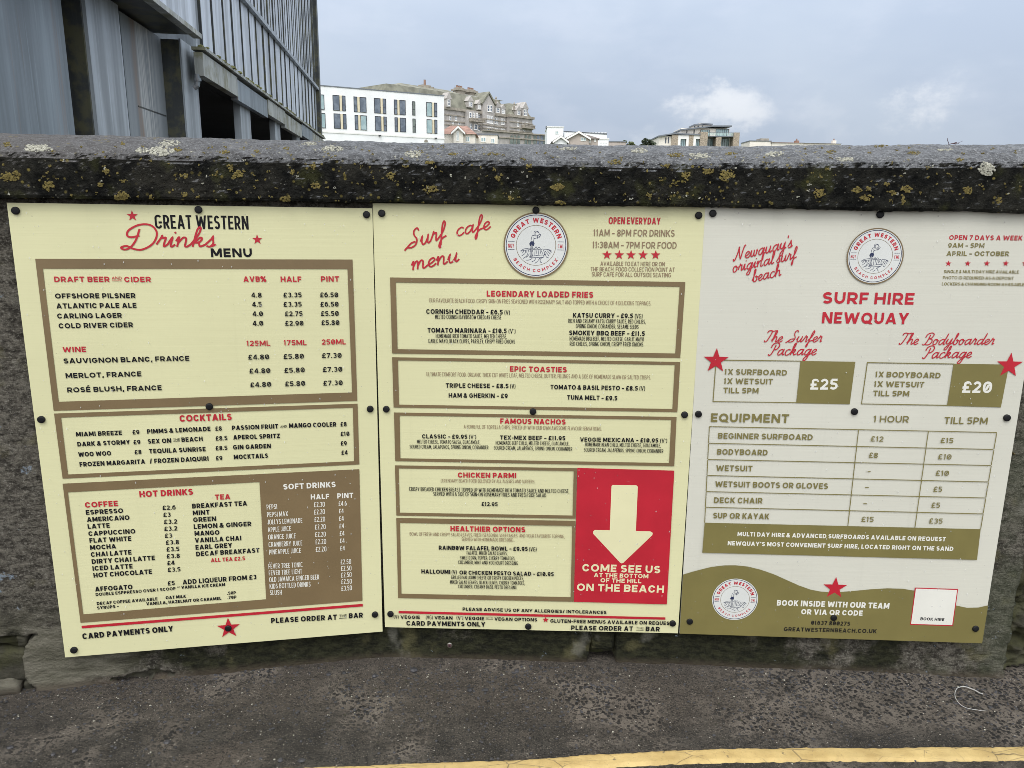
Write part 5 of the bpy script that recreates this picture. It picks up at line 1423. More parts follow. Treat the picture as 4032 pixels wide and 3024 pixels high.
def inside(x, y, poly):
    c = False; j = len(poly) - 1
    for i in range(len(poly)):
        (a, b), (e, f) = poly[i], poly[j]
        if (b > y) != (f > y) and x < (e - a) * (y - b) / (f - b) + a: c = not c
        j = i
    return c


BROKEN = [[(-300, 2530), (60, 2510), (150, 2496), (104, 2520), (104, 2540), (84, 2585), (98, 2625), (98, 2680), (140, 2700), (140, 2735), (-300, 2760)],
          [(520, 2655), (580, 2640), (640, 2640), (690, 2655), (600, 2668), (540, 2690), (460, 2688), (430, 2676)],
          [(2324, 2556), (2422, 2558), (2424, 2600), (2420, 2632), (2330, 2632), (2316, 2600)]]
BROKEN = [[wall_sz(*p) for p in q] for q in BROKEN]
S_END = wall_sz(3985, 2500)[0]
CRACK = [wall_sz(*p) for p in ((2318, 2484), (2322, 2510), (2334, 2520), (2326, 2545), (2322, 2560))]
CRACK2 = [wall_sz(*p) for p in ((2418, 2486), (2421, 2520), (2424, 2560))]


def seg_d(p, a, b):
    ax, ay = b[0] - a[0], b[1] - a[1]; L = ax * ax + ay * ay + 1e-12
    k = max(0, min(1, ((p[0] - a[0]) * ax + (p[1] - a[1]) * ay) / L)); return math.hypot(p[0] - a[0] - ax * k, p[1] - a[1] - ay * k)


def face_depth(s, z):
    """how far the render stands proud (+) of its mean plane"""
    p, _ = plan_at(s)
    d = .0035 * fbm(s * 7, z * 7, 1.3) + .0018 * fbm(s * 38, z * 60, 5.1, 3)
    d += .006 * max(0, 1 - z / .05)
    j = .006 * noise.noise(Vector((s * 40, z * 40, 2))), .006 * noise.noise(Vector((s * 40, z * 40, 9)))
    for i, q in enumerate(BROKEN):
        if inside(s + j[0], z + j[1], q): return d - (.055, .022, .06)[i] + .01 * fbm(s * 14, z * 22, 3)
    for c, wd in ((CRACK, .0035), (CRACK2, .0014)):
        for a, b in zip(c[:-1], c[1:]):
            if seg_d((s + j[0] * .5, z), a, b) < wd: return d - .02
    if s > S_END + j[0] * .7:
        return d - .05 + .026 * fbm(s * 13, z * 19, 4) + .01 * fbm(s * 40, z * 55, 6, 3) - (.03 if noise.noise(Vector((s * 9, z * 24, 7))) > .18 else 0)
    return d


f = MB()
ss = []
s = S0
while s < S1:
    ss.append(s); s += .005 if -1.45 < s < 1.95 else .05
zz = [-.02]
while zz[-1] < .24: zz.append(zz[-1] + .005)
while zz[-1] < 1.315: zz.append(zz[-1] + .02)
V = []
for z in zz:
    row = []
    for s in ss:
        fine_zone = z < .26 or s < -.80 or s > 1.6
        p, n = plan_at(s)
        d = face_depth(s, z) if fine_zone else 0.0
        if .26 > z or s < -1.1 or s > 1.55: pass
        row.append(f.vert(p.x + n.x * d, p.y + n.y * d - 2.0, z))
    V.append(row)
for j in range(len(zz) - 1):
    for i in range(len(ss) - 1):
        sm, zm = (ss[i] + ss[i + 1]) / 2, (zz[j] + zz[j + 1]) / 2
        f.m = 1 if (sm > S_END or any(inside(sm, zm, q) for q in BROKEN)) else 0
        f.face([V[j][i], V[j][i + 1], V[j + 1][i + 1], V[j + 1][i]])
f.m = 0
# the landward side and the ends close the body
b0 = []
for s in (ss[0], ss[-1]):
    p, n = plan_at(s); b0.append((p.x - n.x * .30, p.y - n.y * .30 - 2))
mid = [plan_at(s) for s in ss[::20] + [ss[-1]]]
bk = [[f.vert(p.x - n.x * .30, p.y - n.y * .30 - 2, z) for p, n in mid] for z in (-.02, 1.31)]
for i in range(len(mid) - 1): f.face([bk[0][i + 1], bk[0][i], bk[1][i], bk[1][i + 1]])
f.build('rendered_face', [M['render'], M['rubble']], wall, smooth=True, fix=False)

# stones seen where the render has fallen away
rnd = random.Random(11)
def stone(name, px, py, w, h, dep, seed, mat=None, off=.0):
    s_, z_ = wall_sz(px, py); p, n = plan_at(s_)
    m = MB(); nu, nv = 22, 14
    tang = Vector((-n.y, n.x))
    R = []
    for j in range(nv + 1):
        row = []
        for i in range(nu):
            th = 2 * math.pi * i / nu; ph = -math.pi / 2 + math.pi * j / nv
            sup = lambda c, e: math.copysign(abs(c) ** e, c)
            u = sup(math.cos(th), .45) * sup(math.cos(ph), .5) * w / 2; v = sup(math.sin(ph), .55) * h / 2; q = sup(math.sin(th), .4) * sup(math.cos(ph), .45) * dep / 2
            k = 1 + .34 * noise.noise(Vector((u * 24 + seed, v * 34, q * 24))) + .13 * noise.noise(Vector((u * 90, v * 130 + seed, q * 90)))
            P_ = Vector((p.x, p.y)) + tang * (u * k) + n * (q * k - .04 + off)
            row.append(m.vert(P_.x, P_.y - 2.0, z_ + v * k))
        R.append(row)
    for j in range(nv):
        for i in range(nu): m.face([R[j][i], R[j][(i + 1) % nu], R[j + 1][(i + 1) % nu], R[j + 1][i]])
    m.build(name, mat or M['rubble'], wall, smooth=True)


stone('stone', -10, 2548, .16, .022, .05, 1, off=-.012)
stone('stone', 8, 2634, .21, .105, .07, 2, off=-.004)
stone('stone', -6, 2716, .12, .05, .08, 3, M['render'], off=.016)
stone('stone', 100, 2712, .034, .03, .05, 4, off=.008)
stone('stone', 90, 2690, .022, .028, .04, 6, off=.0)
stone('stone', 88, 2530, .024, .034, .04, 5, off=.016)
stone('stone', 2372, 2526, .060, .052, .05, 8, M['render'], .022)
# coping: profile (outward from the wall face, height)
PROF = [(-.005, 1.3065), (.020, 1.3045), (.040, 1.3050), (.0435, 1.312), (.0425, 1.340), (.0415, 1.372), (.0395, 1.396), (.034, 1.4085), (.020, 1.4190), (-.005, 1.4300), (-.040, 1.4425), (-.085, 1.4540),
        (-.130, 1.4610), (-.180, 1.4630), (-.240, 1.4580), (-.300, 1.4400), (-.340, 1.4150), (-.352, 1.37), (-.352, 1.31), (-.30, 1.3065)]
fineP = []
for (a, b), (c_, d_) in zip(PROF[:-1], PROF[1:]):
    L_ = math.hypot(c_ - a, d_ - b); vis = a > -.2
    n_ = max(1, int(L_ / (.0035 if vis else .03)))
    for k in range(n_): fineP.append((a + (c_ - a) * k / n_, b + (d_ - b) * k / n_))
fineP.append(PROF[-1])
c = MB()
cs = []
s = S0
while s < S1:
    cs.append(s); s += .0045 if -1.65 < s < 2.1 else .06
rows = []
for s in cs:
    p, n = plan_at(s); row = []
    fall = max(0.0, s - 1.88)
    for k, (o, z) in enumerate(fineP):
        k0, k1 = max(k - 1, 0), min(k + 1, len(fineP) - 1)
        tx, tz = fineP[k1][0] - fineP[k0][0], fineP[k1][1] - fineP[k0][1]; L_ = math.hypot(tx, tz) or 1
        no, nz_ = tz / L_, -tx / L_
        d = .0028 * fbm(s * 6, o * 6, z * 6) + .0022 * fbm(s * 30, o * 30, z * 30 + 3, 3) + .0013 * noise.noise(Vector((s * 120, o * 120, z * 120)))
        if 1.39 < z < 1.425: d += .0035 * fbm(s * 16, 3.3, 1)
        if k < 3: d *= .3
        zz_ = z - (max(0, z - 1.40) * min(.7, fall * 1.0) if fall else 0) + .002 * math.sin(s * 1.7 + 1) + (max(0.0, min(.017, .0175 * (s - .75))) if z > 1.39 else 0)
        row.append(c.vert(p.x + n.x * (o + d * no), p.y + n.y * (o + d * no) - 2.0, zz_ + d * nz_))
    rows.append(row)
for A, B in zip(rows[:-1], rows[1:]):
    for k in range(len(fineP) - 1): c.face([A[k], B[k], B[k + 1], A[k + 1]])
c.face(rows[0]); c.face(rows[-1][::-1])
# lichen: crusts built of many small lobes seated on the coping
bvh = BVHTree.FromPolygons([Vector(v) for v in c.v], c.f)
def lichen(px, py, rx, ry, mat, dens=1.0, grain=.0028, ragged=.5):
    c.m = mat
    A = math.pi * rx * ry * (.62 / 1000) ** 2
    n = int(dens * A / (grain * grain * 1.7)); n = max(5, min(n, 900))
    for _ in range(n):
        a = rnd.uniform(0, 2 * math.pi); r = math.sqrt(rnd.random())
        r *= 1 + ragged * noise.noise(Vector((math.cos(a) * 1.5, math.sin(a) * 1.5, px * .37)))
        x, y = px + rx * r * math.cos(a), py + ry * r * math.sin(a)
        hit = bvh.ray_cast(EYE + Vector((0, -2.0, 0)), ray(x, y).normalized())
        if hit[0] is None: continue
        loc, no = hit[0], hit[1]
        if no.dot(ray(x, y)) > 0: no = -no
        t1 = no.orthogonal().normalized(); t2 = no.cross(t1)
        g = grain * rnd.uniform(.6, 1.35); h = rnd.uniform(.0009, .0022); ph = rnd.uniform(0, 6)
        b = [c.vert(*(loc + (t1 * math.cos(ph + q * math.pi / 3) + t2 * math.sin(ph + q * math.pi / 3)) * g * rnd.uniform(.75, 1.2) - no * .0012)) for q in range(6)]
        tp = [c.vert(*(loc + (t1 * math.cos(ph + q * math.pi / 3) + t2 * math.sin(ph + q * math.pi / 3)) * g * .62 + no * h)) for q in range(6)]
        for q in range(6): c.face([b[q], b[(q + 1) % 6], tp[(q + 1) % 6], tp[q]])
        c.face(tp)
    c.m = 0


for q in [(150, 583, 52, 17), (668, 564, 46, 11), (635, 595, 46, 20), (1215, 567, 34, 6), (1307, 586, 44, 11), (1627, 606, 34, 13), (2237, 586, 36, 7), (2518, 593, 36, 9), (2754, 614, 42, 11), (3050, 607, 36, 10), (3331, 627, 34, 7), (3885, 665, 29, 28), (2600, 560, 26, 4), (560, 592, 26, 9), (3720, 590, 34, 5)]:
    lichen(*q, 1, 2.2, .003, .35)
for q in [(44, 697, 36, 20), (192, 730, 18, 18), (481, 777, 28, 19), (418, 674, 13, 12), (725, 690, 13, 12), (907, 658, 12, 12), (937, 689, 19, 13), (1124, 785, 16, 15), (1244, 729, 16, 13), (1234, 655, 11, 11), (1152, 677, 10, 10), (598, 777, 9, 10), (725, 765, 11, 10), (395, 727, 10, 9),
          (2700, 692, 16, 16), (2788, 675, 24, 11), (2862, 690, 34, 18), (3225, 759, 24, 17), (3377, 749, 18, 11), (3409, 777, 19, 12), (3419, 743, 11, 8), (3490, 727, 11, 8), (3516, 759, 12, 10), (3571, 744, 20, 14), (3555, 785, 9, 17), (3809, 749, 19, 16), (3934, 791, 12, 10),
          (1540, 693, 17, 14), (1695, 744, 26, 13), (2196, 738, 27, 14), (2205, 797, 22, 9), (2424, 640, 24, 9), (2080, 655, 12, 8), (1960, 700, 12, 10), (2010, 780, 10, 9), (2560, 770, 10, 9), (2620, 655, 15, 8), (1692, 641, 18, 7), (880, 600, 24, 6), (25, 568, 12, 9), (485, 566, 13, 5), (700, 590, 16, 7), (1780, 607, 22, 5), (1940, 608, 22, 5), (2660, 611, 32, 6), (3270, 599, 16, 6), (3600, 603, 26, 6), (3480, 575, 20, 4), (2880, 605, 24, 5), (3780, 630, 12, 6), (1130, 585, 14, 5), (1010, 596, 12, 5)]:
    lichen(*q, 2, 1.7, .0026, .6)
for _ in range(300):
    q = rnd.random()
    lichen(rnd.uniform(-30, 4060), rnd.uniform(640, 800) if q < .72 else rnd.uniform(575, 635), rnd.uniform(2, 9), rnd.uniform(2, 6), 2 if rnd.random() < .85 else 1, .7, .0018, .9)
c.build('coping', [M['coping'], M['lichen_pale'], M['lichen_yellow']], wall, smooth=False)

# ------------------------------------------------------------------ ground
g = MB()
GX = [-2.6 + .0075 * i for i in range(int(5.3 / .0075) + 1)]
GY = [.95 + .0075 * i for i in range(int(1.17 / .0075) + 1)]
def gh(x, y):
    e = min(1, (x - GX[0]) / .1, (GX[-1] - x) / .1, (y - GY[0]) / .06, (GY[-1] - y) / .02)
    h = .003 * fbm(x * 3, y * 3, .3) + .0022 * fbm(x * 22, y * 22, 2, 3) + .0014 * noise.noise(Vector((x * 75, y * 75, 4)))
    cell = noise.voronoi(Vector((x * 95, y * 95, 0)))[0]
    h += .0022 * max(0, .42 - cell[0]) * (1 if noise.noise(Vector((x * 4.5, y * 4.5, 8))) > -.1 else .35)
    if y > 1.72: h += .010 * min(1, (y - 1.72) / .25) ** 2        # grit banked against the wall
    return h * max(0, e)
R = [[g.vert(x, y, gh(x, y)) for x in GX] for y in GY]
for j in range(len(GY) - 1):
    for i in range(len(GX) - 1): g.face([R[j][i], R[j][i + 1], R[j + 1][i + 1], R[j + 1][i]])
far = 900
cor = [g.vert(-far, -far, 0), g.vert(far, -far, 0), g.vert(far, far, 0), g.vert(-far, far, 0)]
c4 = [R[0][0], R[0][-1], R[-1][-1], R[-1][0]]
edges = [R[0], [r[-1] for r in R], R[-1][::-1], [r[0] for r in R][::-1]]
for k in range(4):
    e = edges[k]
    g.face([cor[k], cor[(k + 1) % 4]] + e[::-1])
g.build('road', M['asphalt'], None, smooth=True, kind='structure', label='worn brown-grey asphalt at the foot of the wall')

# yellow line, laid as a thin thermoplastic strip that bends away to the left
top = [(-900, 3150), (200, 3080), (760, 3042), (1300, 3014), (1700, 3000), (2030, 2989), (2350, 2968), (2640, 2952), (2900, 2945), (3200, 2942), (3600, 2940), (4032, 2938), (4700, 2938), (6200, 2945)]
wl = MB()
tp = [on_ground(*p, .004) for p in top]
line = []
for a, b in zip(tp[:-1], tp[1:]):
    n_ = max(2, int((b - a).length / .008))
    for k in range(n_): line.append(a + (b - a) * (k / n_))
sm = line[:]
for it in range(40): sm = [sm[0]] + [(sm[i - 1] + sm[i] + sm[i + 1]) / 3 for i in range(1, len(sm) - 1)] + [sm[-1]]
U_, D_ = [], []
rowsY = []
for i, p in enumerate(sm):
    t_ = (sm[min(i + 1, len(sm) - 1)] - sm[max(i - 1, 0)]).normalized(); nn = Vector((t_.y, -t_.x, 0))
    ra = .0028 * noise.noise(Vector((p.x * 60, 1, 0))) + .0012 * noise.noise(Vector((p.x * 200, 3, 0))); rb = .0030 * noise.noise(Vector((p.x * 60, 7, 0))) + .0012 * noise.noise(Vector((p.x * 190, 5, 0)))
    row = []
    for k in range(9):
        q = p + nn * (ra + (.047 + rb - ra) * k / 8)
        z = .0062 + .0008 * noise.noise(Vector((q.x * 50, q.y * 50, 2))) + gh(q.x, q.y) * .9
        if k in (0, 8): z = max(z - .006, gh(q.x, q.y) - .001)
        row.append(wl.vert(q.x, q.y, z))
    rowsY.append(row)
for A, B in zip(rowsY[:-1], rowsY[1:]):
    for k in range(8): wl.face([A[k], A[k + 1], B[k + 1], B[k]])
wl.build('road_marking', M['yellow'], None, smooth=True, kind='structure', label='worn yellow line painted along the asphalt')

# loose chippings
st = MB()
def pebble(x, y, r, z0):
    sq = rnd.uniform(.45, .8); a0 = rnd.uniform(0, 6); el = rnd.uniform(.65, 1.0)
    R_ = []
    for hh, rr in ((-.3, .85), (.35, .95), (.85, .5)):
        R_.append([st.vert(x + math.cos(a0) * r * rr * math.cos(k * math.pi / 3) * rnd.uniform(.8, 1.15) - math.sin(a0) * el * r * rr * math.sin(k * math.pi / 3),
                           y + math.sin(a0) * r * rr * math.cos(k * math.pi / 3) + math.cos(a0) * el * r * rr * math.sin(k * math.pi / 3), z0 + hh * r * sq) for k in range(6)])
    for A, B in zip(R_[:-1], R_[1:]):
        for k in range(6): st.face([A[k], A[(k + 1) % 6], B[(k + 1) % 6], B[k]])
    st.face(R_[-1])
for _ in range(4600):
    x = rnd.uniform(-1.7, 1.9); y = 1.98 - abs(rnd.gauss(0, .16)) if rnd.random() < .6 else rnd.uniform(1.35, 1.98)
    if noise.noise(Vector((x * 3.1, y * 3.1, 5))) < -.12 and rnd.random() < .75: continue
    q = rnd.random(); st.m = 0 if q < .80 else (1 if q < .93 else 2)
    pebble(x, y, rnd.uniform(.0018, .0052) if st.m == 0 else rnd.uniform(.0012, .003), gh(x, y))
for px, py, r in [(658, 2923, .011), (295, 2960, .009), (40, 2948, .010), (1105, 2996, .009), (1186, 2996, .010), (1475, 2672, .010), (3248, 2955, .007), (1630, 2650, .013), (2035, 2655, .010), (1850, 2723, .010), (1912, 2725, .010), (210, 2975, .007), (535, 2813, .007), (740, 2833, .006), (1295, 2665, .009), (1355, 2660, .008), (900, 2720, .010)]:
    q = on_ground(px, py); st.m = 0; pebble(q.x, q.y, r, gh(q.x, q.y))
st.build('gravel', [M['stone_dark'], M['rubble'], M['lichen_pale']], None, kind='stuff', label='loose dark chippings scattered over the asphalt along the wall foot')

# pale curved strip of clear plastic lying on the asphalt
pts = [on_ground(px, py, .006) for px, py in ((3869, 2737), (3835, 2720), (3800, 2710), (3772, 2713), (3760, 2730), (3762, 2752), (3778, 2775), (3805, 2790), (3840, 2797), (3880, 2800))]
pl = MB(); q = catmull([(p.x, p.y) for p in pts], 5)
pl.tube([(x, y, .0065 + gh(x, y)) for x, y in q], [.0006 + .0009 * (1 - i / len(q)) for i in range(len(q))], 6)
pl.build('plastic_strip', M['plastic'], None, smooth=True, label='thin pale plastic strip bent into a hook on the asphalt below the hire board', cat='plastic strip')

# screws left in the wall
def wall_screw(px, py, r, label, mat, washer):
    s_, z_ = wall_sz(px, py); p, n = plan_at(s_)
    o = empty('screw', (p.x + n.x * .006, p.y + n.y * .006, z_), math.atan2(n.y, n.x) + math.pi / 2, label=label, cat='screw')
    if washer:
        MB().lathe([(r, 0), (r, .002), (r * .62, .003), (r * .6, .0025)], 18, 'y').build('washer', M['steel'], o, smooth=False)
    h = MB().lathe([(r * .55, -.004), (r * .55, .0035), (r * .42, .005), (r * .05, .0052)], 14, 'y')
    h.build('head', mat, o)
    k = MB(); k.box(-r * .32, r * .32, -.0056, -.0050, -r * .07, r * .07); k.box(-r * .07, r * .07, -.0059, -.00565, -r * .32, r * .32); k.build('slot', M['cap'], o)
wall_screw(1773, 2535, .0085, 'bright steel screw with washer in the mossy wall under the food menu board', M['twig'], True)
wall_screw(3992, 1784, .0052, 'small brassy cross-head screw in the bare wall beside the hire board', M['brass'], False)

# sprig caught on the crown of the coping
for py_ in range(560, 600, 2):
    hit = bvh.ray_cast(EYE + Vector((0, -2.0, 0)), ray(3752, py_).normalized())
    if hit[0] is not None: break
b_ = hit[0] + Vector((0, 2.0, 0))
tw = MB()
for pts_ in [((-.012, 0, .001), (0, 0, .004), (.012, .002, .004), (.03, .0, .012)), ((-.012, 0, .001), (-.018, 0, .012), (-.019, 0, .02)), ((0, 0, .004), (.006, -.004, .007), (.016, -.003, .003)), ((-.02, -.01, .0), (-.008, -.008, .003), (.004, -.01, .001))]:
    tw.tube([b_ + Vector(p) * .85 for p in pts_], [.0007, .0010, .0006, .0003][:len(pts_)], 5)
tw.build('twig', M['twig'], None, label='tiny dark reddish sprig lying on top of the coping', cat='twig')
# ------------------------------------------------------------------ land behind the wall: a hill that carries the town
def hill_h(y): return max(0.0, min(.0725 * min(y, 330), (y - 28) * .45))
hm = MB(); HR = []
for j in range(0, 47):
    y = 30 + j * 12
    HR.append([hm.vert(x, y, hill_h(y) + (.5 * noise.noise(Vector((x * .03, y * .03, 0))) - .6 if j else -.05)) for x in range(-320, 420, 12)])
for A, B in zip(HR[:-1], HR[1:]):
    for i in range(len(A) - 1): hm.face([A[i], A[i + 1], B[i + 1], B[i]])
hm.build('hill', M['grass'], None, smooth=True, kind='structure', label='grassy hill rising behind the wall')


class Facade:
    """an upright plane of a building met by the sight lines of the photograph; local x to the right, z up, y away from the viewer"""
    def __init__(s, pa, pb, z0, name=None, **k):
        s.o = Vector((pa.x, pa.y, z0)); d = Vector((pb.x - pa.x, pb.y - pa.y, 0)); s.w = d.length; s.e = d.normalized()
        s.n = Vector((s.e.y, -s.e.x, 0)); s.rz = math.atan2(s.e.y, s.e.x)
        if name: s.root = empty(name, s.o, s.rz, **k)
    def loc(s, px, py):
        d = ray(px, py); k = s.n.dot(s.o - EYE) / s.n.dot(d); q = EYE + d * k - s.o
        return q.dot(s.e), q.z


def window(F, rect, pane='glass_dark', y=0.0, bar=.07, frame='frame_dark', name='window', sill=False, mull=0, rail=0):
    """a framed window; rect = x0, x1, z0, z1 in facade coordinates"""
    x0, x1, z0, z1 = rect
    m = MB(); d0, d1 = y - .06, y + .02
    m.box(x0, x1, d0, d1, z0, z0 + bar).box(x0, x1, d0, d1, z1 - bar, z1).box(x0, x0 + bar, d0, d1, z0 + bar, z1 - bar).box(x1 - bar, x1, d0, d1, z0 + bar, z1 - bar)
    for i in range(mull):
        xm = x0 + (x1 - x0) * (i + 1) / (mull + 1); m.box(xm - bar * .4, xm + bar * .4, d0 + .005, d1, z0 + bar, z1 - bar)
    if rail:
        zm = z0 + (z1 - z0) * rail; m.box(x0 + bar, x1 - bar, d0 + .008, d1, zm - bar * .4, zm + bar * .4)
    if sill: m.box(x0 - .1, x1 + .1, y - .16, y + .01, z0 - .12, z0 - .002)
    w_ = m.build(name, M[frame], F.root)
    MB().box(x0 + bar, x1 - bar, y - .030, y - .008, z0 + bar, z1 - bar).build('pane', M[pane], w_)
    return w_


def prect(F, x0, y0, x1, y1):
    a = F.loc(x0, (y0 + y1) / 2)[0]; b = F.loc(x1, (y0 + y1) / 2)[0]; t_ = F.loc((x0 + x1) / 2, y0)[1]; u = F.loc((x0 + x1) / 2, y1)[1]
    return min(a, b), max(a, b), min(t_, u), max(t_, u)


def far_left(pl, zr, pyl):              # distance along the sight line at which it reaches height zr
    d = ray(pl, pyl); k = (zr - EYE.z) / d.z; return EYE + d * k


# ------------------------------------------------------------------ zinc-clad building on the left, running away from the wall
CA = rad(7.4)
cb = empty('clad_building', (0, 0, 0), CA, label='tall grey zinc-clad building with standing seams, mossy gutter and dark recesses below', cat='building')
cn = Vector((math.cos(CA), math.sin(CA), 0)); cu = Vector((-math.sin(CA), math.cos(CA), 0))
def fac(px, py, L):
    d = ray(px, py); k = (-L - cn.dot(Vector((EYE.x, EYE.y, 0)))) / cn.dot(d); p = EYE + d * k
    return cu.dot(p), p.z
Lc, Lf, Lb, Ld = 2.60, 2.46, 2.44, 2.64
sA, zA = fac(779, 240, Lc); sE = fac(1247, 430, Lc)[0]
zf1 = (fac(900, 294, Lf)[1] + fac(1100, 418, Lf)[1]) / 2; zf0 = (fac(900, 366, Lf)[1] + fac(1100, 478, Lf)[1]) / 2
sBx, zBx = fac(775, 130, Lb)
ztop = 11.0
# upper wall with standing seams
m = MB(); m.box(-Lc - .12, -Lc, sA - .02, sE, zf1 + .02, ztop); m.box(-Lc - 8, -Lc - .121, sA + 2.5, sE, zf1 + .02, ztop)
m.build('upper_wall', M['zinc_light'], cb)
sm_ = MB(); k = 0; s = sA + .18
edge_s = []
while s < sE - .1:
    edge_s.append(s); s += .62 + .05 * math.sin(k * 2.3); k += 1
ztr = (fac(1035, 95, Lc)[1] + fac(1150, 245, Lc)[1]) / 2
for i, s in enumerate(edge_s):
    sm_.box(-Lc - .001, -Lc + .034, s - .012, s + .012, zf1 + .03, ztop)
    sm_.box(-Lc - .001, -Lc + .026, s + .30, s + .312, ztr + .05, ztop)
sm_.build('standing_seam', M['zinc_dark'], cb)
pn = MB(); rnd2 = random.Random(4)
for i, (a, b) in enumerate(zip(edge_s[:-1], edge_s[1:])):
    t1 = rnd2.uniform(-.03, .02)
    for z0_, z1_ in ((zf1 + .03, ztr - .04), (ztr + .04, ztop)):
        pn.hexa([(-Lc - .02, a + .05, z0_), (-Lc + .012 + t1 * .3, a + .05, z0_), (-Lc + .018 - t1 * .3, b - .07, z0_), (-Lc - .02, b - .07, z0_), (-Lc - .02, a + .05, z1_), (-Lc + .012 + t1 * .3, a + .05, z1_), (-Lc + .018 - t1 * .3, b - .07, z1_), (-Lc - .02, b - .07, z1_)])
pn.build('wall_panel', M['zinc_seam'], cb)
tr = MB(); tr.box(-Lc - .001, -Lc + .09, fac(940, 0, Lc)[0] - .4, sE - .05, ztr - .035, ztr + .035)
tr.build('transom', M['zinc_light'], cb)
cp = MB(); cp.box(-Lc - .05, -Lc + .10, sE - .02, sE + .28, zf0 + .05, ztop); cp.build('corner_post', M['zinc_dark'], cb)
# gutter box with its sections and the soffit
gt = MB(); s = fac(796, 260, Lf)[0]; sG0 = s; i = 0
while s < sE + .1:
    e = min(s + 1.9 + .5 * (i % 2), sE + .25)
    dz = (.0, -.04, .02, -.03, .015)[i % 5]
    gt.m = 0 if i % 3 != 1 else 1
    gt.box(-Lf - .09, -Lf + (.0 if i % 2 else .012), s + .006, e - .006, zf0 + dz, zf1 + dz * .5); s = e; i += 1
gt.m = 0; gt.box(-Lf - .11, -Lf + .05, sG0, sE + .2, zf1 + .025, zf1 + .06)
gt.build('gutter', [M['zinc_green'], M['zinc']], cb)
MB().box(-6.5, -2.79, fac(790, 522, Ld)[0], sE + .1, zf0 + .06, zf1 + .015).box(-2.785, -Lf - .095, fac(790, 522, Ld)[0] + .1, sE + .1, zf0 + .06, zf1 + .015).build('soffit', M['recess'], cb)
mo = MB()
for _ in range(520):
    s = sG0 + (sE - sG0) * rnd2.random() ** .8; q = rnd2.random()
    if noise.noise(Vector((s * 1.1, 0, 4))) < -.05 and rnd2.random() < .8: continue
    r = rnd2.uniform(.012, .05); mo.lathe([(r, 0), (r * .8, r * .5), (r * .2, r * .75)], 6, 'z', (-Lf + rnd2.uniform(-.08, .045), s, zf1 + .058))
mo.build('moss', plain('gutter_moss', (.13, .135, .05), .95, .4, 9), cb, kind='stuff')
# overhanging bay at the near end
bay = MB(); bay.box(-Lb - 4.0, -Lb, 1.2, sBx, zBx, ztop)
bay.build('overhanging_bay', M['zinc_seam'], cb)
bl = MB(); bl.box(-Lb - .05, -Lb + .045, 1.2, sBx + .03, zBx - .055, zBx - .004); bl.build('drip_edge', M['zinc_green'], cb)
MB().box(-Lb - 3.9, -Lb - .08, 1.3, sBx - .05, zBx - .030, zBx - .004).build('bay_soffit', M['zinc_dark'], cb)
# lower wall: panels, the gaps between them, and the dark bays under the gutter
Ll = 2.86
def col(name, xa, xb, L, dep, mat, z1=None, y=522):
    a, b = fac(xa, y, L)[0], fac(xb, y, L)[0]
    return MB().box(-L - dep, -L, a, b, -.05, z1 or zBx - .06).build(name, M[mat], cb)
a_ = fac(-900, 522, Ll)[0]
col('lower_panel', -700, 296, Ll, .5, 'zinc')
col('lower_panel', 388, 511, Ll - .07, .6, 'zinc_light')
def stained():                       # lime and rust washed down the panel
    t = NT('zinc_panel_run_marks'); y_ = t.xyz()[1]; s0_, s1_ = fac(513.5, 522, Ll)[0], fac(678, 522, Ll)[0]
    st1, st2 = t.noise(1.0, 6, .6, (30, 30, .5)), t.noise(1.0, 5, .6, (9, 9, .3))
    u = t.math('DIVIDE', t.math('SUBTRACT', y_, s0_), s1_ - s0_)
    u = t.math('ADD', u, t.math('MULTIPLY', t.math('SUBTRACT', t.noise(.8, 3), .5), .14))
    lime = t.math('MULTIPLY', t.math('MULTIPLY', t.step(u, .24, .36), t.step(u, .80, .52)), t.step(st1, .36, .62))
    rst = t.math('MULTIPLY', t.math('MULTIPLY', t.step(u, .15, .23), t.step(u, .33, .26)), t.step(st2, .3, .6))
    c = t.mix(t.step(st2, .3, .7), (.17, .20, .225), (.26, .295, .325))
    c = t.mix(t.math('MULTIPLY', lime, .85), c, (.52, .54, .54)); c = t.mix(t.math('MULTIPLY', rst, .8), c, (.25, .17, .115))
    return t.done(c, .5, None, .1, .5)
M['zinc_run'] = stained()
col('lower_panel', 513.5, 678, Ll, .5, 'zinc_run')
zj = fac(590, 434, Ll)[1]; MB().box(-Ll - .01, -Ll + .006, fac(545, 434, Ll)[0], fac(652, 434, Ll)[0], zj - .006, zj + .006).build('panel_joint', M['zinc_dark'], cb)
q_ = fac(388, 522, Ll - .07)[0]; MB().box(-Ll - .55, -Ll + .04, q_ - .03, q_ - .003, -.05, zBx - .07).build('return_wall', M['zinc_dark'], cb)

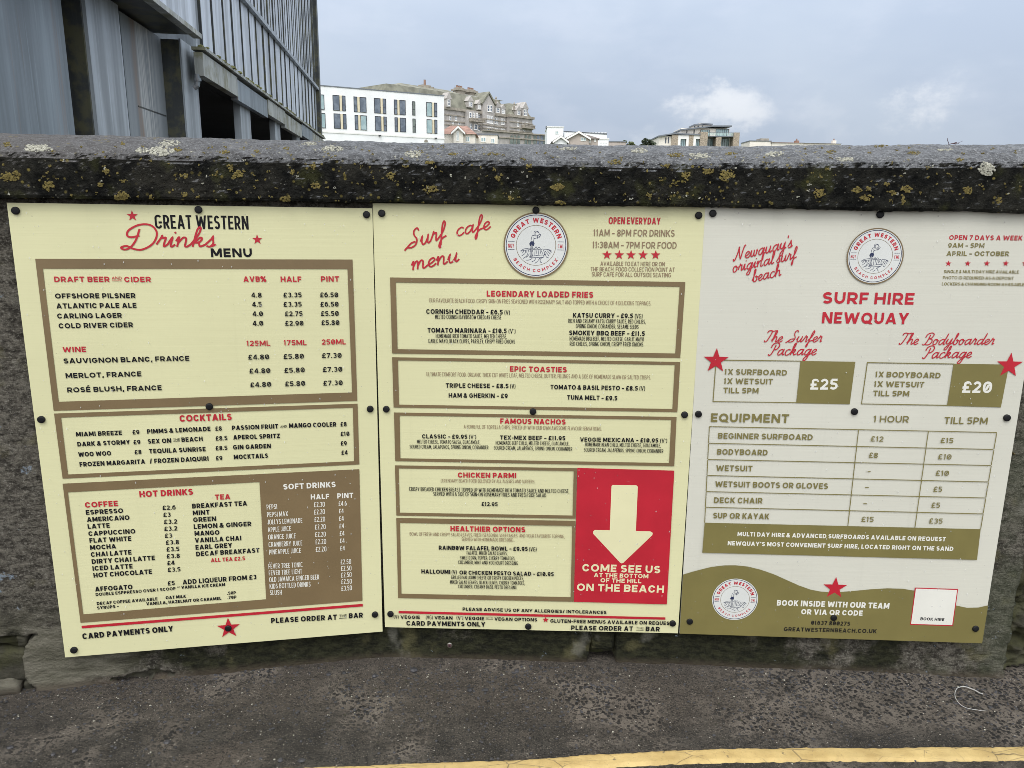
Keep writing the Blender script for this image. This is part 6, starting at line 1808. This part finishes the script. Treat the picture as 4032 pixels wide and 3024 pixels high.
col('lower_panel', 738, 794, Ld, .02, 'zinc_light')
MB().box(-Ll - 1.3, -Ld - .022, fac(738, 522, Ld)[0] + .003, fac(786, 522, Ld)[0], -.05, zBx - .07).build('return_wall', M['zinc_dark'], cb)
for a, b in ((296, 388), (678, 738)):
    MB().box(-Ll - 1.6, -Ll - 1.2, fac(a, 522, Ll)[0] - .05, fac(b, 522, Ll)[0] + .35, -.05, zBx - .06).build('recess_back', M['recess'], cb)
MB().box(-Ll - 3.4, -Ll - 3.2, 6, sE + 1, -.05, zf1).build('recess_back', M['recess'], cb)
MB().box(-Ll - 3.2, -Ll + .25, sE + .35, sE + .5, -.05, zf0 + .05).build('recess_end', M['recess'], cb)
for xa, xb in ((952, 990), (1084, 1104), (1167, 1180), (1216, 1223)):
    y = 530
    a, b = fac(xa, y, Lf + .1)[0], fac(xb, y, Lf + .1)[0]
    MB().box(-Lf - .20, -Lf - .10, a, b, -.05, zf0 + .055).build('pillar', M['zinc_light'], cb)
dp = MB(); s, z = fac(794, 345, Lf); dp.tube([(-Lf - .07, s + .12, zf0 + .02), (-Lf - .07, s + .12, zf0 - .05), (-Lf - .08, s + .12, zf0 - .11), (-Lf - .12, s + .12, zf0 - .14)], .032, 10)
dp.lathe([(.044, -.03), (.044, .0)], 12, 'z', (-Lf - .07, s + .12, zf0 - .03)); dp.build('drain_pipe', M['zinc'], cb, smooth=False)

# ------------------------------------------------------------------ white block with paired windows
B = lambda zx, zy: (1200 + zx * .81374, 250 + zy * .81374)
A2 = lambda zx, zy: (1220 + zx * .35262, 300 + zy * .35262)       # closer reading of the same stretch
Cc = lambda zx, zy: (2000 + zx * .45208, 400 + zy * .45208)
pr = at(1748.5, 379, 122.0); pl_ = far_left(1243, pr.z, 337)
dirn = (pr - pl_).normalized(); pa = pr - Vector((dirn.x, dirn.y, 0)).normalized() * 27
hz = hill_h(118) - .8
W = Facade(pa, pr, hz, 'white_block', label='long white rendered block with tall paired windows in two rows', cat='building')
tw_ = W.w; hh = pr.z - hz
m = MB(); m.box(0, tw_, 0, 13, 0, hh); m.build('wall', M['white_wall'], W.root)
m = MB(); m.box(-.1, tw_ + .06, -.06, 13.1, hh + .004, hh + .14); m.build('parapet_capping', M['felt'], W.root)
zl = W.loc(*A2(900, 662))[1]
m = MB(); m.box(0, tw_ + .03, -.07, -.002, zl - .10, zl + .10); m.build('string_course', M['white_trim'], W.root)
up = [((76, 204, 160, 374), 'c'), ((256, 214, 398, 386), 'gl'), ((490, 232, 630, 403), 'lg'), ((718, 248, 850, 416), 'gl'), ((940, 265, 1068, 431), 'lg'), ((1143, 281, 1176, 437), 'n'), ((1300, 293, 1420, 451), 'cl')]
dn = [((88, 411, 174, 578), 'c'), ((268, 420, 408, 588), 'gl'), ((502, 436, 636, 601), 'lc'), ((728, 449, 858, 612), 'gl'), ((947, 463, 1072, 622), 'lg'), ((1147, 474, 1181, 629), 'n'), ((1304, 484, 1422, 639), 'cl')]
for (x0, y0, x1, y1), kind in up + dn:
    xa, xb, z0, z1 = prect(W, *A2(x0, y0), *A2(x1, y1))
    wd = xb - xa
    if kind == 'c': window(W, (xa, xb, z0, z1), 'glass_curtain'); continue
    if kind == 'n': window(W, (xa, xb, z0, z1), 'glass_green', rail=.42); continue
    b1, b2 = (xa + wd * .53, xa + wd * .72) if kind[1] == 'l' else (xa + wd * .28, xa + wd * .47)
    big_ = 'glass_curtain' if 'c' in kind else 'glass_dark'
    l = window(W, (xa, b1, z0, z1), big_ if kind[1] == 'l' else 'glass_dark', rail=0 if kind[1] == 'l' else .40)
    r = window(W, (b2, xb, z0, z1), big_ if kind[1] != 'l' else 'glass_dark', rail=.40 if kind[1] == 'l' else 0)
    MB().box(b1 + .004, b2 - .004, -.045, .01, z0, z1).build('infill_panel', M['ply'], W.root)
for x, y in ((778, 664), (1402, 693)):
    xa, za = W.loc(*A2(x, y)); l = MB().box(xa - .16, xa + .16, -.30, -.08, za - .07, za + .07).box(xa - .04, xa + .04, -.08, 0, za - .04, za + .04); l.build('wall_lamp', M['frame_dark'], W.root)
xa, za = W.loc(*A2(1296, 722)); q = MB(); q.prism([(xa + .28 * math.cos(math.pi * i / 10), za - .15 + .35 * math.sin(math.pi * i / 10)) for i in range(11)], -.12, .0); q.build('vent_hood', M['stone_trim'], W.root)
for x0, x1 in ((106, 186), (224, 420)):
    window(W, prect(W, *A2(x0, 728), *A2(x1, 790)), 'glass_dark')
for x, y0_, y1_ in ((1001, 157, 182), (1150, 182, 190), (1254, 138, 200)):
    xa, za = W.loc(*A2(x, y1_)); zb = W.loc(*A2(x, y0_))[1]; MB().tube([(xa, 1.2, hh), (xa, 1.2, zb + .1)], .03 if x > 1200 else .07, 6).build('flue' if x < 1200 else 'aerial', M['felt'], W.root)

# ------------------------------------------------------------------ grand stone hotel behind it
pr = at(*B(1082, 268), 258.0); pl_ = far_left(B(690, 0)[0], pr.z, B(0, 217)[1])
hz = hill_h(240) - 3
pe = Vector((pr.x - pl_.x, pr.y - pl_.y, 0)).normalized(); pa = Vector((pl_.x, pl_.y, 0)) - pe * 22
H = Facade(pa, pr, hz, 'grand_hotel', label='large grey stone hotel with gables, dormers, mossy slate roofs and chimneys', cat='building')
zc = pr.z - hz
X = lambda zx, zy: H.loc(*B(zx, zy))
m = MB(); m.box(0, H.w, 0, 22, 0, zc)
xp = X(975, 258)[0]; m.box(xp, H.w + .2, -1.6, -.002, 0, zc)                       # end pavilion
xg0, xg1 = X(852, 245)[0], X(908, 250)[0]; zg = X(882, 143)[1]; zs = X(880, 200)[1]
m.box(xg0, xg1, -.9, -.003, 0, zs); m.prism([(xg0, zs), (xg1, zs), ((xg0 + xg1) / 2, zg - .6)], -.9, 5)
xb0, xb1 = X(772, 230)[0], X(826, 235)[0]; m.box(xb0, xb1, -1.2, -.004, 0, zc)
m.build('wall', M['stone_wall'], H.root)
# cornice and bands
m = MB(); m.box(-.3, xp - .02, -.55, .02, zc - .35, zc + .35); m.box(xp - .35, H.w + .6, -2.15, .03, zc - .3, zc + .4)
for zy in (262, 290, 307):
    zb = X(900, zy + (255 - 244))[1]; m.box(0, xb0 - .01, -.22, .01, zb - .15, zb + .15); m.box(xb1 + .01, xg0 - .01, -.22, .01, zb - .15, zb + .15); m.box(xg1 + .01, xp - .01, -.22, .01, zb - .15, zb + .15); m.box(xp - .2, H.w + .42, -1.85, -1.59, zb - .15, zb + .15); m.box(xg0 - .1, xg1 + .1, -1.12, -.89, zb - .15, zb + .15)
m.build('cornice', M['stone_trim'], H.root)
# mansard and hipped roofs
zr = X(900, 172)[1]
def hip(x0, x1, y0, y1, z0, z1, ins, name='roof', mat='slate'):
    m = MB(); m.hexa([(x0, y0, z0), (x1, y0, z0), (x1, y1, z0), (x0, y1, z0), (x0 + ins, y0 + ins, z1), (x1 - ins, y0 + ins, z1), (x1 - ins, y1 - ins, z1), (x0 + ins, y1 - ins, z1)])
    return m.build(name, M[mat], H.root)
hip(.2, xp + .2, .2, 21, zc + .36, zc + 4.6, 1.6)
hip(6, X(795, 0)[0], 2.2, 18, zc + 4.7, X(760, 122)[1], 3.4)
hip(X(800, 0)[0], xp + 1, 2.2, 18, zc + 4.7, X(930, 168)[1] + .6, 2.6, mat='slate_pale')
hip(xp, H.w, -1.3, 12, zc + .42, X(1035, 195)[1], 2.6)
gr = MB()
for dx in (-1, 1):
    a = (xg0 + xg1) / 2
    gr.hexa([(a, -1.15, zg - .3), (a + dx * ((xg1 - xg0) / 2 + .5), -1.15, zs - .2), (a + dx * ((xg1 - xg0) / 2 + .5), 7, zs - .2), (a, 7, zg - .3), (a, -1.15, zg + .35), (a + dx * ((xg1 - xg0) / 2 + .7), -1.15, zs + .2), (a + dx * ((xg1 - xg0) / 2 + .7), 7, zs + .2), (a, 7, zg + .35)])
gr.build('roof', M['slate'], H.root)
def hgable(zx0, zx1, zyt, zyb, y, tall=1.0):
    x0, x1 = X(zx0, zyb)[0], X(zx1, zyb)[0]; zt, zb = X((zx0 + zx1) / 2, zyt)[1], X((zx0 + zx1) / 2, zyb)[1]
    zm = zb + (zt - zb) * .55
    m = MB(); m.box(x0, x1, y, y + 4, zb, zm); m.prism([(x0 - .25, zm), (x1 + .25, zm), ((x0 + x1) / 2, zt)], y - .15, y + 4)
    d = m.build('dormer', M['stone_wall'], H.root)
    F = H; wx = (x1 - x0)
    wn = window(F, (x0 + wx * .2, x1 - wx * .2, zb + (zm - zb) * .15, zb + (zm - zb) * .92), 'glass_dark', y, .2, 'white_trim', mull=1, rail=.5); wn.parent = d
    return d
for q in ((786, 812, 158, 213, -.3), (831, 852, 175, 226, -.3), (917, 944, 185, 244, -.3), (946, 968, 198, 248, -.3), (676, 698, 140, 212, -.9), (1003, 1025, 205, 256, -1.9), (1032, 1058, 188, 262, -1.95)): hgable(*q)
for x0, x1, y0, y1 in ((626, 672, 112, 152), (798, 832, 124, 165), (854, 886, 134, 160)):
    a, b = X(x0, y1)[0], X(x1, y1)[0]; zt, zb = X((x0 + x1) / 2, y0)[1], zc + 2
    ch = MB(); ch.box(a, b, 5, 7.5, zb, zt).box(a - .4, b + .4, 4.6, 7.9, zt + .004, zt + .5).box(a + .2, b - .2, 5.2, 7.3, zt + .505, zt + .9)
    c_ = ch.build('chimney', M['stone_trim'], H.root)
    pots = 1 if x0 < 700 else 3
    for k in range(pots):
        xm = a + (b - a) * (k + .7) / (pots + .4); MB().lathe([(.35, 0), (.3, 1.4 if pots == 1 else .5), (.36, 1.5 if pots == 1 else .6)], 8, 'z', (xm, 6.2, zt + .9)).build('chimney_pot', M['clay_pot'], c_)
# windows of the hotel
def hw(x0, y0, x1, y1, y=0.0, n=1, frame='white_trim'):
    a, b, z0, z1 = prect(H, *B(x0, y0), *B(x1, y1))
    for k in range(n):
        u = a + (b - a) * k / n; v = a + (b - a) * (k + .78) / n if n > 1 else b
        window(H, (u, v, z0, z1), 'glass_dark', y, .16, frame, sill=True, rail=.5)
for q in ((782, 238, 794, 265, -1.2), (800, 240, 808, 265, -1.2), (815, 242, 823, 268, -1.2), (786, 292, 796, 322, -1.2), (806, 294, 822, 322, -1.2)): hw(*q)
hw(874, 203, 899, 235, -.9, 2); hw(872, 254, 902, 290, -.9, 3); hw(874, 310, 904, 328, -.9, 3)
hw(918, 262, 936, 293, 0, 2); hw(950, 266, 968, 296, 0, 2); hw(918, 314, 936, 330, 0, 2); hw(950, 316, 968, 332, 0, 2); hw(838, 246, 848, 270); hw(838, 296, 848, 326)
hw(1010, 282, 1018, 306, -1.6); hw(1034, 284, 1043, 306, -1.6); hw(1052, 285, 1060, 306, -1.6); hw(1012, 318, 1020, 336, -1.6); hw(1040, 322, 1048, 338, -1.6)
hw(700, 250, 708, 275); hw(726, 252, 736, 278); hw(712, 280, 720, 300); hw(742, 284, 752, 304)
for x0, x1, y0, y1, y in ((782, 846, 268, 286, -1.2), (1030, 1082, 300, 318, -1.6)):
    a, b, z0, z1 = prect(H, *B(x0, y0), *B(x1, y1))
    m = MB(); m.box(a, b, y - 1.5, y - .01, z0, z0 + .3).box(a, b, y - 1.5, y - 1.3, z1 - .25, z1)
    k = a
    while k < b: m.box(k, k + .16, y - 1.47, y - 1.33, z0 + .3, z1 - .25); k += .42
    m.box(a, a + .2, y - 1.3, y - .02, z0 + .3, z1).box(b - .2, b, y - 1.3, y - .02, z0 + .3, z1)
    m.build('balcony', M['stone_trim'], H.root)
for zx, zy in ((1068, 240), (1043, 188), (1000, 187), (912, 158)):
    a, z = X(zx, zy); MB().lathe([(.25, -2.4), (.3, -1.2), (.12, -1.0), (.28, -.6), (.02, 0)], 8, 'z', (a, -1.2, z)).build('finial', M['stone_trim'], H.root)
a, z = X(793, 97); MB().tube([(a, 6, zc + 3), (a, 6, z)], .07, 5).build('flagpole', M['felt'], H.root)

# low wing with arched windows in front of the hotel
pr = at(*B(1200, 352), 236.0); pl_ = far_left(B(862, 0)[0], pr.z, B(0, 326)[1])
G = Facade(Vector((pl_.x, pl_.y, 0)), pr, hill_h(225) - 3, 'arcade_wing', label='long low stone wing with arched windows and a balustraded parapet below the hotel', cat='building')
zc = pr.z - G.o.z
m = MB(); m.box(0, G.w, 0, 10, 0, zc); m.build('wall', M['stone_wall'], G.root)
m = MB(); m.box(-.3, G.w + .3, -.5, .3, zc + .002, zc + .3); m.box(-.2, G.w + .2, -.35, -.002, zc - 1.5, zc - 1.2)
m.build('parapet', M['stone_trim'], G.root)
for zx in (1000, 1016, 1034, 1069, 1087, 1112, 1128, 1146, 1160, 905, 930):
    a, z = G.loc(*B(zx, 366)); h_, w2 = 2.9, 1.25
    m = MB(); prof = [(a - w2 / 2, z - h_), (a + w2 / 2, z - h_)] + [(a + w2 / 2 * math.cos(rad(18 * i)), z + .5 + w2 / 2 * math.sin(rad(18 * i))) for i in range(11)]
    m.prism(prof, -.10, .0); wn = m.build('arched_window', M['stone_trim'], G.root)
    m = MB(); m.prism([(a + (x - a) * .78, z + (zz_ - z) * .94) for x, zz_ in prof], -.15, -.102); m.build('pane', M['glass_green' if int(zx) % 3 else 'glass_dark'], wn)

# ------------------------------------------------------------------ houses between
def house(name, label, pL, pR, Y, base=None, depth=9, wall='cream_wall', roof='tile', gables=(), wins=(), eave=None, ridge=None, flat=False, cat='house'):
    """pL, pR: eave corners in pixels; gables: (x0, x1, ytop, yeave) in pixels; wins: rects in pixels"""
    a, b = at(*pL, Y), at(*pR, Y)
    F = Facade(Vector((a.x, a.y, 0)), Vector((b.x, b.y, 0)), (hill_h(Y) - 1.5) if base is None else base, name, label=label, cat=cat)
    ze = (a.z + b.z) / 2 - F.o.z
    MB().box(0, F.w, 0, depth, 0, ze).build('wall', M[wall], F.root)
    if flat:
        MB().box(-.12, F.w + .12, -.12, depth + .1, ze + .003, ze + .22).build('roof_edge', M['white_trim' if flat == 1 else 'felt'], F.root)
    elif ridge:
        zr = F.loc(*ridge)[1]
        m = MB(); o = .35
        m.hexa([(-o, -o, ze), (F.w + o, -o, ze), (F.w + o, depth + o, ze), (-o, depth + o, ze), (1.5, depth * .45, zr), (F.w - 1.5, depth * .45, zr), (F.w - 1.5, depth * .55, zr), (1.5, depth * .55, zr)])
        m.build('roof', M[roof], F.root)
    for x0, x1, yt, ye in gables:
        g0, g1 = F.loc(x0, ye)[0], F.loc(x1, ye)[0]; zt, zb = F.loc((x0 + x1) / 2, yt)[1], F.loc((x0 + x1) / 2, ye)[1]
        gm = (g0 + g1) / 2
        m = MB(); m.box(g0, g1, -.8, -.002, 0, zb); m.prism([(g0, zb), (g1, zb), (gm, zt)], -.8, depth * .5); m.build('gable', M[wall], F.root)
        m = MB()
        for dx in (-1, 1):
            h_ = (g1 - g0) / 2 + .35
            m.hexa([(gm, -1.15, zt - .02), (gm + dx * h_, -1.15, zb - .25), (gm + dx * h_, depth * .5, zb - .25), (gm, depth * .5, zt - .02), (gm, -1.15, zt + .28), (gm + dx * (h_ + .1), -1.15, zb + .05), (gm + dx * (h_ + .1), depth * .5, zb + .05), (gm, depth * .5, zt + .28)])
        m.build('roof', M[roof], F.root)
        m = MB()
        for dx in (-1, 1):
            h_ = (g1 - g0) / 2 + .35
            m.hexa([(gm, -1.22, zt - .12), (gm + dx * h_, -1.22, zb - .35), (gm + dx * h_, -1.152, zb - .35), (gm, -1.152, zt - .12), (gm, -1.22, zt + .24), (gm + dx * h_, -1.22, zb + .01), (gm + dx * h_, -1.152, zb + .01), (gm, -1.152, zt + .24)])
        m.build('bargeboard', M['white_trim'], F.root)
    for q in wins:
        y = -.8 if len(q) > 4 else 0.0
        window(F, prect(F, *q[:4]), 'glass_curtain', y, .12, 'white_trim', mull=1)
    return F


A4 = lambda *q: tuple(v for i in range(0, len(q), 2) for v in A2(q[i], q[i + 1]))
house('tiled_house', 'cream house with red tiled roof and an arched window in its white gable', A2(1440, 640), A2(1842, 655), 128, wall='cream_wall', roof='tile', ridge=A2(1530, 520),
      gables=[(*[A2(1608, 0)[0], A2(1716, 0)[0]], A2(0, 578)[1], A2(0, 636)[1])], wins=[A4(1640, 618, 1672, 728) + (1,), A4(1740, 672, 1786, 734)], depth=10)
house('flat_roofed_house', 'pale flat-roofed house with two white windows in front of the stone wing', A2(1836, 648), A2(2096, 664), 134, wall='cream_wall', flat=2, wins=[A4(1908, 680, 1968, 736), A4(2020, 692, 2066, 750)], depth=8)
house('small_gabled_house', 'small white gabled building squeezed beside the beige house', Cc(396, 345), Cc(515, 352), 150, wall='white_wall', roof='brown_roof', gables=[(Cc(404, 0)[0], Cc(512, 0)[0], Cc(0, 312)[1], Cc(0, 352)[1])], ridge=Cc(450, 318), depth=7)
house('beige_gabled_house', 'beige house with a broad gable, brown roof and white bargeboards', Cc(518, 322), Cc(786, 322), 150, wall='pink_wall', roof='brown_roof', ridge=Cc(640, 275), gables=[(Cc(522, 0)[0], Cc(702, 0)[0], Cc(0, 273)[1], Cc(0, 322)[1])], wins=[Cc(630, 316) + Cc(678, 348) + (1,), Cc(700, 318) + Cc(722, 358), Cc(752, 322) + Cc(768, 352)], depth=8)
F = house('white_terrace_block', 'white flat-roofed building with rooftop glass screens and a dark flue', Cc(343, 224), Cc(484, 226), 190, wall='white_wall', flat=1, wins=[Cc(410, 256) + Cc(440, 284)], depth=12, cat='building')
a = F.loc(*Cc(355, 207)); MB().box(a[0] - .6, a[0] + .6, 2, 3.2, F.loc(*Cc(355, 226))[1], a[1]).build('flue', M['frame_dark'], F.root)
sc = MB(); lo, hi = F.loc(*Cc(484, 300)), F.loc(*Cc(484, 246)); x1_ = F.loc(*Cc(874, 300))[0]
MB().box(lo[0] + .3, x1_, 3, 12, 0, lo[1] + 1.2).build('terrace', M['white_wall'], F.root)
k = 0
while k <= 14:
    xx = lo[0] + (x1_ - lo[0]) * k / 14; sc.box(xx - .05, xx + .05, 2.9, 3.0, lo[1] + 1.2, hi[1] - (hi[1] - lo[1]) * .45 * k / 14); k += 1
for zf in (.5, 1.0):
    sc.hexa([(lo[0], 2.92, lo[1] + 1.2 + (hi[1] - lo[1] - 1.2) * zf - .06), (x1_, 2.92, lo[1] + 1.2 + ((hi[1] - lo[1]) * .55 - 1.2) * zf - .06), (x1_, 2.98, lo[1] + 1.2 + ((hi[1] - lo[1]) * .55 - 1.2) * zf - .06), (lo[0], 2.98, lo[1] + 1.2 + (hi[1] - lo[1] - 1.2) * zf - .06),
             (lo[0], 2.92, lo[1] + 1.2 + (hi[1] - lo[1] - 1.2) * zf + .06), (x1_, 2.92, lo[1] + 1.2 + ((hi[1] - lo[1]) * .55 - 1.2) * zf + .06), (x1_, 2.98, lo[1] + 1.2 + ((hi[1] - lo[1]) * .55 - 1.2) * zf + .06), (lo[0], 2.98, lo[1] + 1.2 + (hi[1] - lo[1] - 1.2) * zf + .06)])
sc.build('rail_screen', M['felt'], F.root)
house('white_annexe', 'white low annexe at the right end of the glass screens', Cc(786, 325), Cc(877, 335), 165, wall='white_wall', flat=1, wins=[Cc(806, 346) + Cc(816, 362), Cc(828, 346) + Cc(838, 362), Cc(850, 346) + Cc(860, 362)], depth=6, cat='building')
house('low_roof', 'low grey flat roof between the white annexe and the bushes', Cc(877, 354), Cc(1026, 352), 170, wall='pink_wall', flat=2, depth=6, cat='building')

# ------------------------------------------------------------------ modern villa
Yv = 205.0
a, b = at(*Cc(1316, 302), Yv), at(*Cc(2008, 302), Yv)
V_ = Facade(Vector((a.x, a.y, 0)), Vector((b.x, b.y, 0)), hill_h(Yv) - 1.5, 'modern_villa', label='modern cream villa with stacked flat roofs, stone piers and glass balconies', cat='villa')
P2 = lambda zx, zy: V_.loc(*Cc(zx, zy))
def vbox(name, x0, x1, y0, y1, d0, d1, mat, parent=None):
    xa, zt = P2(x0, y0); xb, zb = P2(x1, y1)
    return MB().box(xa, xb, d0, d1, min(zt, zb), max(zt, zb)).build(name, M[mat], parent or V_.root)
vbox('wall', 1322, 1432, 298, 450, 1.0, 12, 'cream_wall'); vbox('wall', 1470, 1710, 296, 450, 1.3, 12, 'cream_wall')
vbox('wall', 1527, 1950, 222, 300, 2.6, 12, 'cream_wall'); vbox('wall', 1660, 1812, 188, 212, 4, 10, 'cream_wall')
vbox('wall', 1730, 1975, 302, 450, 3.4, 12, 'cream_wall')
for x0, x1, y0 in ((1432, 1478, 286), (1583, 1612, 292), (1682, 1732, 262), (1818, 1852, 310), (1970, 2008, 268)): vbox('stone_pier', x0, x1, y0, 450, .2 if x0 > 1650 else .5, 3.2, 'rubble_cladding')
for x0, x1 in ((1480, 1582), (1614, 1708)):
    xa, zt = P2(x0, 290); xb, zb = P2(x1, 450); m = MB(); e = .9
    m.box(xa, xa + e, .6, 1.28, zb, zt).box(xb - e, xb, .6, 1.28, zb, zt).box(xa + e, xb - e, .6, 1.28, zt - .9, zt); m.build('surround', M['white_trim'], V_.root)
def roofslab(x0, x1, yl, ym, xm, yr, d0, d1):
    pts = [P2(x0, yl), P2(xm, ym), P2(x1, yr)]; m = MB()
    for p, q in zip(pts[:-1], pts[1:]):
        m.hexa([(p[0], d0, p[1] - .14), (q[0], d0, q[1] - .14), (q[0], d1, q[1] - .14), (p[0], d1, p[1] - .14), (p[0], d0, p[1] + .18), (q[0], d0, q[1] + .18), (q[0], d1, q[1] + .18), (p[0], d1, p[1] + .18)])
    m.build('roof', M['felt'], V_.root)
roofslab(1314, 1712, 300, 278, 1450, 288, .3, 12); roofslab(1516, 1968, 240, 208, 1800, 208, 1.6, 12); roofslab(1650, 1815, 190, 180, 1740, 187, 3.4, 10)
vbox('rooftop_unit', 1708, 1760, 168, 182, 5, 8, 'cream_wall')
for q in ((1376, 310, 1386, 360), (1400, 308, 1409, 360)): window(V_, prect(V_, *Cc(*q[:2]), *Cc(*q[2:])), 'glass_dark', 1.0, .08)
for q in ((1574, 242, 1582, 270), (1637, 236, 1646, 270)): window(V_, prect(V_, *Cc(*q[:2]), *Cc(*q[2:])), 'glass_dark', 2.6, .08)
for q in ((1650, 199, 1662, 210), (1684, 197, 1696, 208), (1722, 195, 1733, 207)): window(V_, prect(V_, *Cc(*q[:2]), *Cc(*q[2:])), 'glass_dark', 4.0, .06)
for x0, x1, y0, y1, d, n_ in ((1506, 1556, 310, 420, 1.3, 2), (1634, 1676, 312, 420, 1.3, 2), (1696, 1778, 236, 294, 2.6, 3), (1832, 1946, 231, 296, 2.6, 5), (1738, 1812, 310, 450, 3.4, 3), (1856, 1954, 310, 450, 3.4, 4)):
    window(V_, prect(V_, *Cc(x0, y0), *Cc(x1, y1)), 'glass_curtain', d, .10, mull=n_, name='glass_door')
vbox('balcony_slab', 1732, 1968, 297, 306, .3, 3.3, 'felt')
gq = vbox('balcony_glass', 1732, 1968, 268, 296, .35, .38, 'glass_curtain')
t = NT('clear_balustrade_glass'); t.b.inputs['Alpha'].default_value = .35; gm = t.done((.55, .70, .68), .06, None, 0, .5)
gq.data.materials[0] = gm
k = MB(); xa, za = P2(1732, 268); xb, zb = P2(1968, 268)
for i in range(9): x = xa + (xb - xa) * i / 8; k.box(x - .03, x + .03, .30, .34, P2(1800, 296)[1], za)
k.box(xa, xb, .29, .34, za + .002, za + .07); k.build('balcony_rail', M['felt'], V_.root)

# rooftops that peep over the wall to the right of the villa
D5 = lambda zx, zy: (2500 + zx * .69259, 250 + zy * .69259)
F = house('grey_rooftop', 'grey flat rooftop with a boxy lift housing beyond the wall', D5(654, 443), D5(776, 443), 215, wall='cream_wall', flat=2, depth=8, cat='building')
p_, q_ = F.loc(*D5(728, 422)), F.loc(*D5(774, 445)); MB().box(p_[0], q_[0], 2, 6, q_[1] - 1, p_[1]).build('lift_housing', M['stone_trim'], F.root)
for nm, lb, x0, x1, y0, cx, cy, rf in (('red_rooftop', 'long low reddish roof with a brick chimney at its right end', 778, 958, 442, 951, 424, 'tile'), ('pale_rooftop', 'long low pale roof with a cream chimney, furthest right along the wall', 960, 1172, 447, 1165, 424, 'brown_roof')):
    F = house(nm, lb, D5(x0, y0 + 8), D5(x1, y0 + 8), 215 if rf == 'tile' else 222, wall='cream_wall', roof=rf, ridge=D5((x0 + x1) / 2, y0), depth=8)
    p_ = F.loc(*D5(cx, cy)); zb_ = F.loc(*D5(cx, y0 + 4))[1]
    c_ = MB().box(p_[0] - .5, p_[0] + .5, 3.4, 4.6, zb_ - 1.5, p_[1] - .35).build('chimney', M['clay_pot' if rf == 'tile' else 'cream_wall'], F.root)
    MB().lathe([(.2, 0), (.16, .5)], 8, 'z', (p_[0], 4, p_[1] - .35)).build('chimney_pot', M['clay_pot'], c_)


# bushes on the skyline
def bush(name, label, px, py0, py1, wpx, Y, leaf, seed, wind=0.0):
    c_ = at(px, py1, Y); top_ = at(px, py0, Y); zg = hill_h(Y) - 1.0
    half = wpx / 2 / FPX * Y * 1.05; H_ = top_.z - zg
    r = random.Random(seed); root = empty(name, (c_.x, Y, zg), label=label, cat='bush')
    t_ = MB()
    for k in range(5):
        a = r.uniform(0, 6.28); q = Vector((math.cos(a) * half * .5, math.sin(a) * half * .4, H_ * r.uniform(.55, .8)))
        t_.tube([(0, 0, 0), q * .45 + Vector((0, 0, .1 * H_)), q], [.16, .11, .04], 6)
    t_.build('trunk', M['bark'], root)
    m = MB(); vis = top_.z - c_.z + 1.2
    blobs = [(r.uniform(-.75, .75) * half, r.uniform(-.6, .6) * half, r.uniform(.35, 1.0)) for _ in range(26)]
    for bx, by, bz in blobs:
        hcap = (1 - (abs(bx) / half) ** 2.0 * .75)
        cz = H_ - vis * (1 - bz * hcap) - .3
        br = half * r.uniform(.14, .26)
        for _ in range(120):
            v = Vector((r.gauss(0, 1), r.gauss(0, 1), r.gauss(0, 1))).normalized() * br * r.uniform(.55, 1.12)
            p = Vector((bx + v.x + wind * max(0, v.z), by + v.y, cz + v.z * .8)); n1_ = Vector((r.gauss(0, 1), r.gauss(0, 1), r.gauss(0, 1))).normalized(); n2_ = n1_.orthogonal().normalized(); s_ = r.uniform(.07, .17)
            m.poly([p + n1_ * s_ * 1.6, p + n2_ * s_, p - n1_ * s_ * 1.2, p - n2_ * s_])
    m.build('crown', M[leaf], root, fix=False)
bush('bush', 'dark rounded windswept bush on the skyline left of the villa', Cc(1216, 0)[0], Cc(0, 312)[1], Cc(0, 362)[1], 56, 190, 'leaf', 3, -.2)
bush('bush', 'paler light green straggly bush on the skyline beside the dark bush', Cc(1040, 0)[0], Cc(0, 330)[1], Cc(0, 362)[1], 58, 180, 'leaf_pale', 5)
